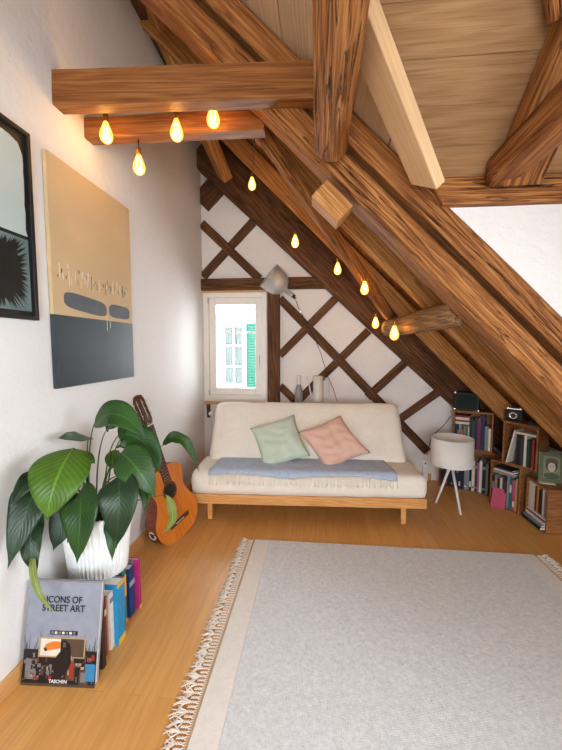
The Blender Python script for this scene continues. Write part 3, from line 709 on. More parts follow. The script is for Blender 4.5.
# ------------------------------------------------------------------ rug
rug = empty('rug', (.47, 0, 0), label='pale grey woven rug with cream end bands and knotted fringe on the parquet', cat='rug')
RL, RR, RY0, RY1 = -.44 - .47, 1.415 - .47, -.55, 2.388
def slabr(x0, x1, y0, y1, z): return MB().box(x0, x1, y0, y1, .0005, z)
slabr(RL + .118, RR - .11, RY0, RY1, .0095).build('field', M['rug'], rug, .003)
for a, b in ((RL + .014, RL + .118), (RR - .11, RR - .014)): slabr(a, b, RY0, RY1, .009).build('end_band', M['rug_band'], rug, .003)
for a, b in ((RL, RL + .014), (RR - .014, RR)): slabr(a, b, RY0, RY1, .007).build('binding', M['rug_edge'], rug, .002)
for sx, xb in ((-1, RL), (1, RR)):
    f = MB(); y = RY0 + .005; k = 0
    while y < RY1 - .005:
        x0 = xb
        # knotted net next to the binding, then loose tassels
        f.tube([(x0 - sx * .012, y, .005), (x0 + sx * .004, y, .006), (x0 + sx * .014, y + .009, .007), (x0 + sx * .024, y, .007), (x0 + sx * .034, y + .009, .006)], .0020, 5)
        f.tube([(x0 - sx * .012, y + .009, .005), (x0 + sx * .004, y + .009, .006), (x0 + sx * .014, y, .008), (x0 + sx * .024, y + .009, .006), (x0 + sx * .034, y, .006)], .0020, 5)
        if k % 2 == 0:
            for q in range(9):
                an = random.uniform(-1.0, .7); ln = random.uniform(.028, .062); yy = y + random.uniform(-.008, .016)
                mx = x0 + sx * (.034 + ln * .5 * math.cos(an)); ex = x0 + sx * (.034 + ln * math.cos(an))
                f.tube([(x0 + sx * .030, y + .004, .006), (mx, yy + ln * .4 * math.sin(an), .008 + random.uniform(0, .004)), (ex, yy + ln * math.sin(an) + random.uniform(-.006, .006), .003)], .0021, 5)
        y += .018; k += 1
    f.build('fringe', M['fringe'], rug, kind='stuff', label='knotted white fringe')

# ------------------------------------------------------------------ potted plant on the book row
PX, PY, PZ = -1.037, 1.555, .2885
plant = empty('potted_plant', (PX, PY, PZ), label='big peace lily in a ribbed white pot on the floor books', cat='plant')
pot = MB().lathe([(.0, .0), (.122, .0), (.128, .006), (.156, .285), (.157, .297), (.148, .297), (.145, .24)], 336, caps=False, ribs=48, ribd=.009)
pot.build('pot', M['pot'], plant)
MB().lathe([(.0, .262), (.08, .268), (.144, .258), (.144, .25), (.0, .25)], 40, caps=False).build('soil', M['soil'], plant)
O = V((PX, PY, PZ))
def leaf(base, mid, tip, width, mat, face, root=None, fold=.18, wave=.0, sd=0):
    P0, P1, P2 = V(base) - O, V(mid) - O, V(tip) - O
    C = P1 * 2 - (P0 + P2) / 2                  # quadratic curve through the middle point
    n, m = 22, 5; vs = []; uv = []; fs = []
    for i in range(n + 1):
        t = i / n
        p = P0 * (1 - t) ** 2 + C * 2 * t * (1 - t) + P2 * t * t
        d = (P0 * (-2 * (1 - t)) + C * (2 - 4 * t) + P2 * 2 * t).normalized()
        fc = V(face); side = d.cross(fc)
        if side.length < .15: side = d.cross(fc + V((.4, -.3, .6)))
        side.normalize(); nr = side.cross(d).normalized()
        if nr.dot(fc) < 0: nr = -nr
        s = max(0.0, t); w = width * .57 * (math.sin(PI * min(1, s ** .72)) ** .85) * (1.02 - .12 * t)
        if t > .86: w *= max(0.02, (1 - t) / .14) ** .55 * 1.0 if t < 1 else .02
        for j in range(-m, m + 1):
            q = j / m
            h = abs(q) ** 1.5 * w * fold + wave * w * math.sin(t * 16 + sd + (2 if q > 0 else 0)) * abs(q) ** 2 - .16 * w * max(0, abs(q) - .55)
            vs.append(p + side * q * w + nr * h); uv.append((q, t))
    W = 2 * m + 1
    for i in range(n):
        for j in range(W - 1): a = i * W + j; fs.append((a, a + 1, a + W + 1, a + W))
    mb = MB().add(vs, fs, 0, True)
    o = mb.build('leaf', mat, plant)
    ul = o.data.uv_layers.new(name='uv')
    for lp in o.data.loops: ul.data[lp.index].uv = uv[lp.vertex_index]
    so = o.modifiers.new('thickness', 'SOLIDIFY'); so.thickness = .0012
    if root is not None:
        r0 = V(root) - O; dd = (P0 - r0)
        c1 = r0 + V((dd.x * .12, dd.y * .12, dd.z * .75 + .03)); pts = []
        for i in range(13):
            t = i / 12; pts.append(r0 * (1 - t) ** 2 + c1 * 2 * t * (1 - t) + P0 * t * t)
        MB().tube(pts, [.0042 - .0018 * i / 12 for i in range(13)], 7).build('petiole', M['stem'], o)
    return o
R0 = lambda a, r=.045: (PX + r * math.cos(a), PY + r * math.sin(a), PZ + .26)
cam_f = (.55, -.8, .35)
LV = [
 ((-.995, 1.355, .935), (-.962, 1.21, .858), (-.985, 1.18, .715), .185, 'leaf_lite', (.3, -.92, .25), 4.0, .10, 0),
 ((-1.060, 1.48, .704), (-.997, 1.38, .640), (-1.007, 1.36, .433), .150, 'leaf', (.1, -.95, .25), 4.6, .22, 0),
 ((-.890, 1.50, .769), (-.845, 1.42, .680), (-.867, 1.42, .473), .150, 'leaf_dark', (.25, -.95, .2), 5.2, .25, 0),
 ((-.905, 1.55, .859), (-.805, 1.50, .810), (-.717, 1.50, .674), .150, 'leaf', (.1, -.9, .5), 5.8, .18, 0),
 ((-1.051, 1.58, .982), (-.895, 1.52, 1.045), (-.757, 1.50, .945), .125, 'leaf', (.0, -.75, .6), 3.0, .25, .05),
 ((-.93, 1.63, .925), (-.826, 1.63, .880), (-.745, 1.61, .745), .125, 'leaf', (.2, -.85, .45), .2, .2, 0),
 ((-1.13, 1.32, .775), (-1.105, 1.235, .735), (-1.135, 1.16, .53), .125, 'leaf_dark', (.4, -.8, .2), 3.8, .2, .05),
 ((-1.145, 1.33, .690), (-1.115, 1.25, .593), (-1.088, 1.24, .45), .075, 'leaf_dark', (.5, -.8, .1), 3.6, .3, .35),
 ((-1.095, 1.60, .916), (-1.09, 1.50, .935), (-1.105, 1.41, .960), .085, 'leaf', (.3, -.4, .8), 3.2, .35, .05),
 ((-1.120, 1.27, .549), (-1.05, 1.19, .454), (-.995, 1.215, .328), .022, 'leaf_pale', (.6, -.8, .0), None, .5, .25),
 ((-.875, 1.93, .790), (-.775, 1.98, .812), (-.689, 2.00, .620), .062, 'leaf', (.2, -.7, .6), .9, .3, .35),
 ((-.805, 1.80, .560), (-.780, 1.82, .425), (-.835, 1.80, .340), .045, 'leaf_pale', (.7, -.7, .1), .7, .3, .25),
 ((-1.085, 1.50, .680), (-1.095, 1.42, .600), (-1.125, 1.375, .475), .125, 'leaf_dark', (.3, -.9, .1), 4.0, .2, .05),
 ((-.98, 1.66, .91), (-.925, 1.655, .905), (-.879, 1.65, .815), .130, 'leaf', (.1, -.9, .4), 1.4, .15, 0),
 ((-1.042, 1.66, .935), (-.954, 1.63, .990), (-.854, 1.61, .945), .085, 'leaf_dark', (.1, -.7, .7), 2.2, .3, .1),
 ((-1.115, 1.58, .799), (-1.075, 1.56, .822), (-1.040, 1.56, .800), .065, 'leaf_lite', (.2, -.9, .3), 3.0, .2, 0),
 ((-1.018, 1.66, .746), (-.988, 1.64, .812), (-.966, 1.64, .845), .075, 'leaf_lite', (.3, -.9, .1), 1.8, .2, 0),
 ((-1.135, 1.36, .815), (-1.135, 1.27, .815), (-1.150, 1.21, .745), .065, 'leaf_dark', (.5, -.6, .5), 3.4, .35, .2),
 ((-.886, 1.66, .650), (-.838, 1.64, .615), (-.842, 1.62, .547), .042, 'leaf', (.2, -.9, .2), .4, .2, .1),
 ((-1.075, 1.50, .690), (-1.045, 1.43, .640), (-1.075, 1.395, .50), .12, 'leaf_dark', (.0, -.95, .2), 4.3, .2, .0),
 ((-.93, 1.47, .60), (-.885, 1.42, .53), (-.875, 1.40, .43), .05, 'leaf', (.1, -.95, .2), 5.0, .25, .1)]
for i, (b, m, t, w, mt, fc, an, fo, wa) in enumerate(LV):
    leaf(b, m, t, w, M[mt], fc, None if an is None else R0(an), fo, wa, i)

# ------------------------------------------------------------------ books
def book_mesh(th, h, d, mats, band=None, soft=False):
    # spine faces local -Y, thickness along X (0..th), depth along +Y
    c = .0025
    mb = MB().box(0, c, 0, d, 0, h, 0).box(th - c, th, 0, d, 0, h, 0).box(c, th - c, 0, .003, 0, h, 0)
    mb.box(c, th - c, .003, d - .004, .003, h - .003, 1)
    if band:
        for z0, z1 in band: mb.box(th * .12, th * .88, -.0008, .0004, z0 * h, z1 * h, 2)
    return mb
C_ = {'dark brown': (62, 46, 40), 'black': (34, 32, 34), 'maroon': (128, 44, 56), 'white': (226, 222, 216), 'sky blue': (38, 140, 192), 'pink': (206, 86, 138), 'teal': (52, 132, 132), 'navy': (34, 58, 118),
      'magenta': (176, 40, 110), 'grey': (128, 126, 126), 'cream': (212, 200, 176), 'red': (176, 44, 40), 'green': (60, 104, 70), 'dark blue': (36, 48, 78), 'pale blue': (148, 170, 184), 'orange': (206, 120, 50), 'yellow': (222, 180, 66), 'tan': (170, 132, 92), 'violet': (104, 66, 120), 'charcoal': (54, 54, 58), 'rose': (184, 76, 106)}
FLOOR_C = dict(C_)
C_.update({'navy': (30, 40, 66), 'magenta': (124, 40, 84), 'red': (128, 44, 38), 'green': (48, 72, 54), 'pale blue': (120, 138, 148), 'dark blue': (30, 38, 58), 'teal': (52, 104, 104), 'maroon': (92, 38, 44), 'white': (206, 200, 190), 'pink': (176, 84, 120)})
# floor row under the pot: spines face +X, standing along the left wall
def floor_book(y, th, h, d, col, label, xs=-.90, band=None, tilt=0.0, bcol='white', grp='books standing under the plant pot'):
    T = Matrix.Translation((xs, y, 0)) @ Matrix.Rotation(tilt, 4, 'X') @ Matrix.Rotation(PI / 2, 4, 'Z')
    e = empty('book', None, label=label, cat='book', group=grp, mat=T)
    c = .003
    MB().box(0, c, 0, d, 0, h).box(th - c, th, 0, d, 0, h).box(c, th - c, 0, .003, 0, h).build('cover', paint(FLOOR_C[col]), e, .0008)
    MB().box(c, th - c, .003, d - .005, .003, h - .004).build('pages', M['paper'], e)
    if band:
        for z0, z1 in band: MB().box(th * .0, th * 1.0, -.0012, -.0002, z0 * h, z1 * h).build('spine_label', paint(FLOOR_C[bcol]), e)
    return e
y = 1.325
for th, h, d, col, lb, xs, band, bcol in [
    (.022, .300, .22, 'dark brown', 'dark brown book on the floor right behind the leaning art book', -.885, None, 'white'),
    (.024, .262, .22, 'black', 'black-spined floor book before the maroon one', -.905, ((.1, .2),), 'grey'),
    (.026, .266, .22, 'maroon', 'maroon floor book at the near end of the row', -.91, ((.70, .80),), 'cream'),
    (.018, .255, .20, 'tan', 'thin tan floor book between maroon and white spines', -.915, None, 'white'),
    (.024, .264, .21, 'white', 'white-spined floor book touching the sky-blue one', -.905, ((.82, .9),), 'grey'),
    (.058, .287, .23, 'sky blue', 'thick sky-blue floor book with yellow trim', -.885, ((.0, .10), (.93, 1.0)), 'yellow'),
    (.014, .264, .21, 'pale blue', 'thin pale-blue floor book beside the pink spines', -.905, None, 'white'),
    (.022, .262, .21, 'pink', 'pink floor book right of the sky-blue one', -.91, ((.4, .7),), 'white'),
    (.014, .258, .21, 'red', 'slim red floor book under the right side of the pot', -.915, None, 'white'),
    (.030, .272, .21, 'teal', 'teal floor book with a yellow band', -.925, ((.0, .08), (.5, .9)), 'yellow'),
    (.018, .287, .20, 'orange', 'orange floor book next to the thick navy one', -.945, None, 'white'),
    (.048, .252, .22, 'navy', 'thick navy floor book near the far end', -.92, ((.62, .72),), 'pale blue'),
    (.012, .262, .21, 'grey', 'slim grey floor book between navy and magenta', -.93, None, 'white'),
    (.020, .264, .22, 'magenta', 'magenta floor book closing the row at its far end', -.905, ((.0, .07),), 'yellow')]:
    floor_book(y, th, h, d, col, lb, xs, band, 0.0, bcol); y += th + .0015

# the big art book leaning on the row
bh, bw2, bt = .392, .302, .026
ib = empty('art_book', None, label='large hardback on street art leaning upright at the front of the floor books', cat='book',
           mat=axes((-1.172, 1.226, .0005), (.9985, .055, 0), (.0, .205, .98)))
MB().box(0, bw2, 0, .003, 0, bh).box(0, bw2, bt - .003, bt, 0, bh).box(0, .003, .003, bt - .003, 0, bh).build('cover', paint((140, 144, 158), .3), ib, .001)
MB().box(.003, bw2 - .005, .003, bt - .003, .004, bh - .004).build('pages', M['paper'], ib)
cv = MB(); e0 = -.0006
def q(x0, x1, z0, z1, mi, dy=0.0): cv.box(x0 * bw2, x1 * bw2, e0 - .0001 - dy, .0002, z0 * bh, z1 * bh, mi)
q(.0, 1, .0, .34, 1); q(.0, 1, .0, .025, 5, .0001)
random.seed(3)
for i in range(60):                              # bare trees against the sky
    x = random.random(); hgt = random.uniform(.04, .20) * (1 - .5 * abs(x - .4)); ln = random.uniform(-.05, .05)
    cv.prism([(x * bw2, e0, .33 * bh), (x * bw2 + .0025, e0, .33 * bh), ((x + ln) * bw2 + .0006, e0, (.34 + hgt) * bh), ((x + ln) * bw2, e0, (.34 + hgt) * bh)], (0, -.0002, 0), 1 if i % 3 else 2)
q(.34, .72, .485, .525, 1, .0002)
for i in range(7): q(.355 + i * .05, .39 + i * .05, .493, .517, 3 if i % 2 else 2, .0004)
q(.20, .84, .27, .46, 4, .0002); q(.225, .50, .285, .445, 3, .0004); q(.50, .82, .28, .45, 5, .0003)
beak = [(.27, .355), (.30, .395), (.38, .42), (.47, .425), (.52, .405), (.50, .36), (.42, .345), (.34, .335), (.29, .325)]
cv.prism([(x * bw2, e0 - .0006, z * bh) for x, z in beak], (0, -.0002, 0), 6)
cv.prism([(x * bw2, e0 - .0008, z * bh) for x, z in ((.27, .355), (.31, .36), (.32, .335), (.29, .325))], (0, -.0002, 0), 1)
body = [(.50, .43), (.56, .44), (.63, .40), (.65, .33), (.66, .22), (.60, .13), (.52, .08), (.47, .05), (.44, .12), (.40, .20), (.46, .29), (.52, .345), (.50, .39)]
cv.prism([(x * bw2, e0 - .0007, z * bh) for x, z in body], (0, -.0003, 0), 1)
q(.535, .575, .37, .415, 3, .0009)
for i in range(110):
    x = random.uniform(.01, .95); z = random.uniform(.04, .27); 
    q(x, x + random.uniform(.008, .05), z, z + random.uniform(.008, .05), random.choice((2, 2, 5, 2, 5, 5, 4, 7, 1, 1)), .0003 + i * 2e-6)
q(.04, .19, .06, .25, 2, .0001); q(.86, .99, .06, .22, 8, .0006); q(.60, .72, .06, .22, 5, .0003); q(.64, .70, .08, .24, 7, .0005); q(.78, .90, .02, .16, 5, .0005); q(.80, .87, .05, .14, 2, .0007)
cv.build('cover_picture', [paint((150, 154, 166), .3), paint((30, 28, 30), .3), paint((120, 118, 120), .3), paint((216, 208, 196), .3), paint((172, 148, 110), .3), paint((82, 66, 54), .3), paint((212, 120, 44), .3), paint((150, 50, 44), .3), paint((54, 124, 170), .3)], ib)
def text(body_, x, z, size, mat, parent, name, sx=1.0, bold=0.0):
    cu = bpy.data.curves.new(name, 'FONT'); cu.body = body_; cu.size = size; cu.align_x = 'CENTER'; cu.extrude = .0003; cu.offset = bold
    to = bpy.data.objects.new(name, cu); COL.objects.link(to)
    dg = bpy.context.evaluated_depsgraph_get(); me = bpy.data.meshes.new_from_object(to.evaluated_get(dg))
    bpy.data.objects.remove(to); me.materials.clear(); me.materials.append(mat)
    o = bpy.data.objects.new(name, me); COL.objects.link(o); o.parent = parent
    o.matrix_local = Matrix.Translation((x, -.0016, z)) @ Matrix.Rotation(PI / 2, 4, 'X') @ Matrix.Diagonal((sx, 1, 1, 1)); return o
dk = paint((26, 26, 30), .4); wt = paint((230, 228, 226), .4)
text('ICONS OF', .50 * bw2, .795 * bh, .036, dk, ib, 'title_lettering', .92, .0006)
text('STREET ART', .50 * bw2, .712 * bh, .036, dk, ib, 'title_lettering', .92, .0006)
text('TASCHEN', .50 * bw2, .035 * bh, .017, wt, ib, 'publisher_lettering', 1.0, .0003)

# ------------------------------------------------------------------ guitar
GS = 1.11
gu = V((-.222, -.165, 1.06)).normalized(); gn = V((.93, -.36, .05))
gt_ = axes((-.945, 2.40, .003), gu, gn)       # x: up the neck, z: out of the soundboard
gtr = empty('acoustic_guitar', None, label='orange classical guitar leaning on the left wall beside the sofa', cat='guitar', mat=gt_)
ctrl = [(0, .0), (.004, .07), (.02, .118), (.06, .160), (.12, .182), (.18, .176), (.235, .146), (.285, .124), (.32, .121), (.36, .131), (.405, .138), (.445, .128), (.470, .095), (.483, .045), (.486, .0)]
def cat(P, n=5):
    o = []
    for i in range(len(P) - 1):
        a, b, c, d = P[max(i - 1, 0)], P[i], P[i + 1], P[min(i + 2, len(P) - 1)]
        for k in range(n):
            t = k / n; o.append(tuple(.5 * (2 * b[j] + (c[j] - a[j]) * t + (2 * a[j] - 5 * b[j] + 4 * c[j] - d[j]) * t * t + (3 * b[j] - a[j] - 3 * c[j] + d[j]) * t ** 3) for j in (0, 1)))
    return o + [P[-1]]
half = [(x * GS, max(0, w) * GS) for x, w in cat(ctrl)]
outl = [(x, w) for x, w in half] + [(x, -w) for x, w in reversed(half[1:-1])]
DP = .095 * GS
MB().prism([(x, y, -DP) for x, y in outl], (0, 0, DP - .003), 0, smooth=True).build('body', M['guitar_side'], gtr, .003)
top = MB().prism([(x, y, -.003) for x, y in outl], (0, 0, .0035), 0).build('soundboard', M['guitar_top'], gtr, .001)
hx = .325 * GS
MB().lathe([(.0, .0008), (.043 * GS, .0008)], 40, caps=False, T=Matrix.Translation((hx, 0, 0))).build('sound_hole', M['ink'], top)
MB().lathe([(.043 * GS, .0006), (.043 * GS, .0016), (.058 * GS, .0016), (.058 * GS, .0006)], 40, caps=False, smooth=False, T=Matrix.Translation((hx, 0, 0))).build('rosette', M['walnut'], top)
br = MB().box(.098 * GS, .126 * GS, -.085 * GS, .085 * GS, .0006, .008).build('bridge', M['walnut'], gtr, .002)
MB().box(.110 * GS, .1135 * GS, -.036 * GS, .036 * GS, .008, .012).build('saddle', M['paper'], br)
nk = MB(); 
for xa, xb, wa, wb, ta, tb_ in ((.47, .765, .030, .026, -.024, -.020),):
    nk.prism([(xa * GS, -wa * GS, .001), (xb * GS, -wb * GS, .001), (xb * GS, wb * GS, .001), (xa * GS, wa * GS, .001)], (0, 0, ta))
nk.build('neck', M['guitar_side'], gtr, .008)
fb = MB().prism([(.385 * GS, -.030 * GS, .001), (.765 * GS, -.026 * GS, .001), (.765 * GS, .026 * GS, .001), (.385 * GS, .030 * GS, .001)], (0, 0, .006)).build('fretboard', M['walnut'], gtr)
f = MB()
for k in range(1, 19):
    x = (.112 + .650 * 2 ** (-k / 12)) * GS
    if x > .39 * GS: f.box(x - .001, x + .001, -.027 * GS, .027 * GS, .007, .0083)
f.build('frets', M['chrome'], fb)
MB().box(.765 * GS, .770 * GS, -.026 * GS, .026 * GS, .0, .011).build('nut', M['paper'], gtr)
hd = MB(); hp = [(.770, -.027), (.80, -.036), (.94, -.038), (.955, -.020), (.965, 0), (.955, .020), (.94, .038), (.80, .036), (.770, .027)]
HT = Matrix.Translation((.77 * GS, 0, 0)) @ Matrix.Rotation(math.radians(8), 4, 'Y') @ Matrix.Translation((-.77 * GS, 0, 0))
for s0, s1 in ((-.038, -.026), (-.010, .010), (.026, .038)): hd.box(.80 * GS, .935 * GS, s0 * GS, s1 * GS, -.016, .002)
hd.prism([(.770 * GS, -.027 * GS, -.016), (.80 * GS, -.038 * GS, -.016), (.805 * GS, -.038 * GS, -.016), (.805 * GS, .038 * GS, -.016), (.80 * GS, .038 * GS, -.016), (.770 * GS, .027 * GS, -.016)], (0, 0, .018))
hd.prism([(.93 * GS, -.038 * GS, -.016), (.955 * GS, -.030 * GS, -.016), (.962 * GS, 0, -.016), (.955 * GS, .030 * GS, -.016), (.93 * GS, .038 * GS, -.016)], (0, 0, .018))
head = hd.build('headstock', M['walnut'], gtr, .001, mat=HT)
for s in (-1, 1):
    for k in range(3):
        x = (.83 + .04 * k) * GS
        MB().tube([(x, s * .006, -.007), (x, s * .048 * GS, -.007)], .0028, 8).lathe([(.004, 0), (.009, .002), (.009, .012), (.004, .015)], 10, T=Matrix.Translation((x, s * .046 * GS, -.007)) @ Matrix.Rotation(-s * PI / 2, 4, 'X')).build('tuning_peg', M['paper'], head)
f = MB()
for k in range(6):
    s = (k - 2.5) / 2.5; f.tube([(.112 * GS, s * .030 * GS, .012), (.768 * GS, s * .021 * GS, .0112), (.83 * GS + (k % 3) * .04, s * .014 * GS, .002)], .0006, 5)
f.build('strings', M['chrome'], gtr)
stk = MB().lathe([(.0, .0012), (.032, .0012), (.033, 0)], 28, caps=False, smooth=False).lathe([(.0, .0016), (.016, .0016)], 12, mi=1, caps=False, T=Matrix.Translation((.003, .002, 0))).box(-.018, .010, -.016, .012, .0011, .0015, 1)
so_ = stk.build('round_sticker', [M['white'], M['ink']], gtr, mat=Matrix.Translation((.125 * GS, .1818 * GS, -DP * .5)) @ Matrix.Rotation(-PI / 2, 4, 'X'), label='round white sticker')

# ------------------------------------------------------------------ tripod table lamp
LP = (1.150, 3.16, 0)
lamp = empty('tripod_lamp', LP, label='white drum-shade lamp on three splayed white legs beside the sofa', cat='lamp')
SZ0, SZ1, SRD = .345, .575, .170
MB().lathe([(SRD, SZ0), (SRD * .985, SZ1), (SRD * .985 - .0025, SZ1), (SRD - .0025, SZ0), (SRD, SZ0)], 56, caps=False).build('lamp_shade', M['shade'], lamp)
sp = MB()
for k in range(3):
    a = 2 * PI * k / 3; sp.tube([(0, 0, SZ0 + .03), (SRD * .985 * math.cos(a), SRD * .985 * math.sin(a), SZ0 + .03)], .002, 6)
sp.build('shade_ring', M['white'], lamp)
MB().lathe([(.0, SZ0 - .03), (.026, SZ0 - .03), (.026, SZ0 - .012), (.018, SZ0), (.018, SZ0 + .06), (.0, SZ0 + .06)], 20, caps=False).build('lamp_holder', M['white'], lamp)
MB().lathe([(.0, SZ0 + .06), (.013, SZ0 + .062), (.026, SZ0 + .10), (.029, SZ0 + .125), (.02, SZ0 + .15), (.0, SZ0 + .158)], 20, caps=False).build('lamp_bulb', M['white'], lamp)
for fx, fy in ((-.128, -.03), (.000, -.235), (.090, .075)):
    d = V((fx, fy, 0)).normalized()
    MB().tube([(d.x * .010, d.y * .010, SZ0 - .012), (fx, fy, .004)], [.0125, .0085], 10).build('leg', M['white'], lamp)

# ------------------------------------------------------------------ crates and books under the eaves
def crate(label, p, ang, L, H, D, z0, wd='crate', t=.012, name='wooden_crate'):
    e = empty(name, (p[0], p[1], z0), (0, 0, ang), label, 'shelf', 'stacked wooden crates under the eaves')
    MB().box(0, t, 0, D, 0, H).build('side_panel', M['crate_side'], e, .0015); MB().box(L - t, L, 0, D, 0, H).build('side_panel', M['crate_side'], e, .0015)
    MB().box(t, L - t, 0, D, H - t, H).build('top_panel', M[wd], e, .0015); MB().box(t, L - t, 0, D, 0, t).build('bottom_panel', M[wd], e, .0015)
    MB().box(t, L - t, D - .006, D, t, H - t).build('back_panel', M[wd], e); return e
AA, AC, AE = math.radians(-29.5), math.radians(-58.5), math.radians(-90)
PA = V((1.175, 3.545)); eA = V((math.cos(AA), math.sin(AA)))
PB_ = PA + eA * .112
crate('wooden crate on the floor in the gable corner, behind the white lamp', PA, AA, .462, .40, .165, 0)
crate('wooden crate stacked in the gable corner with the black case on top', PB_, AA, .325, .358, .14, .4015)
PD = V((1.484, 3.19)); eC = V((math.cos(AC), math.sin(AC))); PC = PD + eC * .092
crate('wooden crate on the floor with a pink book leaning out of it', PD, AC, .252, .39, .16, 0)
crate('wooden crate with the vintage camera on top', PC, AC, .272, .35, .14, .3915)
PE = V((1.645, 2.95)); crate('low wooden crate nearest the camera, the small portrait standing on it', PE, AE, .272, .332, .20, 0, t=.016)

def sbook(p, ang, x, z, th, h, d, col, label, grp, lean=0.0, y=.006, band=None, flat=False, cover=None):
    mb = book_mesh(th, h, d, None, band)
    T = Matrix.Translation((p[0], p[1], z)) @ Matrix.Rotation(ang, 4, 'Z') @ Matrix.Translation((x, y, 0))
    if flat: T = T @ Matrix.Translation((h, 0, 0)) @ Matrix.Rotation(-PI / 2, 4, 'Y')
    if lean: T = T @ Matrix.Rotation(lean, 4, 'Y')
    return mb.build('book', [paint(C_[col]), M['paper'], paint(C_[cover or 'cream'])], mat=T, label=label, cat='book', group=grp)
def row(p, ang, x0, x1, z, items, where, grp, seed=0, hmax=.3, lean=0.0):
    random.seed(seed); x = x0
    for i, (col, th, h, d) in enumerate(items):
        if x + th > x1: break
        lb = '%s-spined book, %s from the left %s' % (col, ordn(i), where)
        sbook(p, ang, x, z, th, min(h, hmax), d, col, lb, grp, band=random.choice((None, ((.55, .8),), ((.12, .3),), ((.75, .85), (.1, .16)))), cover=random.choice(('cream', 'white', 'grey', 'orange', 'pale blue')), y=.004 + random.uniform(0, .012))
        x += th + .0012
    return x
g1 = 'books in the floor crate behind the lamp'
row(PA, AA, .0135, .447, .0125, [('dark brown', .022, .27, .13), ('navy', .020, .25, .13), ('maroon', .018, .26, .13), ('black', .026, .28, .13), ('dark blue', .020, .27, .13), ('charcoal', .024, .25, .13), ('navy', .022, .27, .13), ('black', .018, .24, .13), ('dark blue', .026, .28, .13), ('grey', .022, .27, .13), ('pale blue', .016, .25, .13), ('black', .020, .30, .13), ('cream', .024, .29, .13), ('charcoal', .020, .29, .13), ('pink', .014, .28, .13), ('white', .022, .30, .13), ('black', .028, .29, .13), ('grey', .02, .28, .13)], 'in the floor crate behind the lamp', g1, 1)
g2 = 'books in the corner crate under the black case'
xe = row(PB_, AA, .0135, .14, .4145, [('navy', .018, .21, .11), ('black', .014, .20, .11), ('pale blue', .022, .215, .11), ('charcoal', .016, .205, .11), ('tan', .016, .20, .11), ('teal', .016, .215, .11), ('cream', .012, .2, .11)], 'in the corner crate under the black case', g2, 2)
for k, (col, th) in enumerate((('white', .022), ('red', .016), ('cream', .024), ('maroon', .018))):
    sbook(PB_, AA, .016 + .004 * (k % 2), .4145 + .2165 + sum((.0228, .0168, .0248)[:k]), th, .118, .11, col, col + ' book lying flat on the small books under the black case, ' + ('lowest', 'second', 'third', 'topmost')[k] + ' of its pile', 'flat books under the black case', flat=True)
x = xe + .004
for col, th, h in (('black', .020, .27), ('green', .016, .26), ('dark blue', .022, .29), ('magenta', .024, .28), ('navy', .034, .31), ('grey', .026, .22), ('cream', .018, .2)):
    if x + th > .311: break
    sbook(PB_, AA, x, .4145, th, h, .115, col, 'tall %s book in the right half of the corner crate, under the roof' % col, 'tall books in the corner crate', y=.004); x += th + .0015
g3 = 'books in the crate under the vintage camera'
sbook(PC, AC, .040, .404, .012, .285, .115, 'white', 'pale album leaning at the left of the camera crate', g3, lean=.20, y=-.012)
x = .112
for i, (col, th, h, d) in enumerate((('black', .030, .25, .11), ('charcoal', .022, .24, .11), ('white', .018, .25, .12), ('green', .018, .22, .11), ('black', .018, .21, .11), ('red', .016, .235, .11))):
    sbook(PC, AC, x, .404 + .0005, th, h, d, col, '%s book upright in the camera crate, %s from its left' % (col, ordn(i + 1)), g3, y=.006); x += th + .002
sbook(PC, AC, .108, .404 + .252, .016, .145, .12, 'cream', 'cream book lying flat across the books in the camera crate', g3, flat=True, y=0)
g4 = 'books in the floor crate with the pink book'
row(PD, AC, .0135, .239, .0125, [('black', .024, .24, .12), ('grey', .02, .25, .13), ('dark brown', .022, .23, .12), ('white', .016, .24, .13), ('charcoal', .02, .25, .12), ('maroon', .016, .22, .12), ('pale blue', .022, .27, .13), ('teal', .02, .26, .13), ('rose', .024, .25, .13), ('tan', .014, .27, .13), ('red', .018, .2, .1)], 'in the floor crate below the camera', g4, 4)
for k, (col, h, dz_) in enumerate((('grey', .17, .0), ('white', .16, .022), ('charcoal', .15, .040))):
    sbook(PD, AC, .018 + .006 * k, .0125 + .2715 + dz_, (.020, .016, .014)[k], h, .13, col, '%s book lying flat on the row below the camera crate, %s of the pile' % (col, ('lowest', 'middle', 'topmost')[k]), 'flat books below the camera crate', flat=True)
pk = MB(); pk.box(0, .105, 0, .003, 0, .165, 0).box(0, .105, .025, .028, 0, .165, 0).box(.102, .105, .003, .025, 0, .165, 0).box(.002, .102, .003, .025, .003, .162, 1)
pT = Matrix.Translation((1.462, 3.118, .002)) @ Matrix.Rotation(math.radians(-42), 4, 'Z') @ Matrix.Rotation(math.radians(-16), 4, 'X')
pk.build('book', [paint(C_['rose']), M['paper']], mat=pT, label='pink book leaning face-out against the floor crate', cat='book', group='books in the floor crate with the pink book')
g5 = 'books in the low crate nearest the camera'
x = .020
for i, (col, th, h) in enumerate((('white', .024, .21), ('cream', .028, .2), ('white', .020, .215), ('green', .024, .19), ('orange', .022, .2), ('black', .02, .18), ('charcoal', .022, .2), ('white', .02, .2), ('grey', .024, .19))):
    sbook(PE, AE, x, .0165 + .086, th, h, .15, col, '%s book standing in the low crate under the portrait, %s from its left' % (col, ordn(i)), g5, y=.012); x += th + .0015
for k, (col, th, yy) in enumerate((('black', .020, -.030), ('pale blue', .016, -.022), ('white', .020, -.004), ('red', .012, .002), ('white', .012, .004))):
    sbook(PE, AE, .019, .0165 + sum((.0205, .0165, .0205, .0125, .0125)[:k]), th, .228, .16, col, '%s book lying flat at the bottom of the low crate, %s from the floor' % (col, ordn(k)), 'flat books in the low crate', flat=True, y=yy)
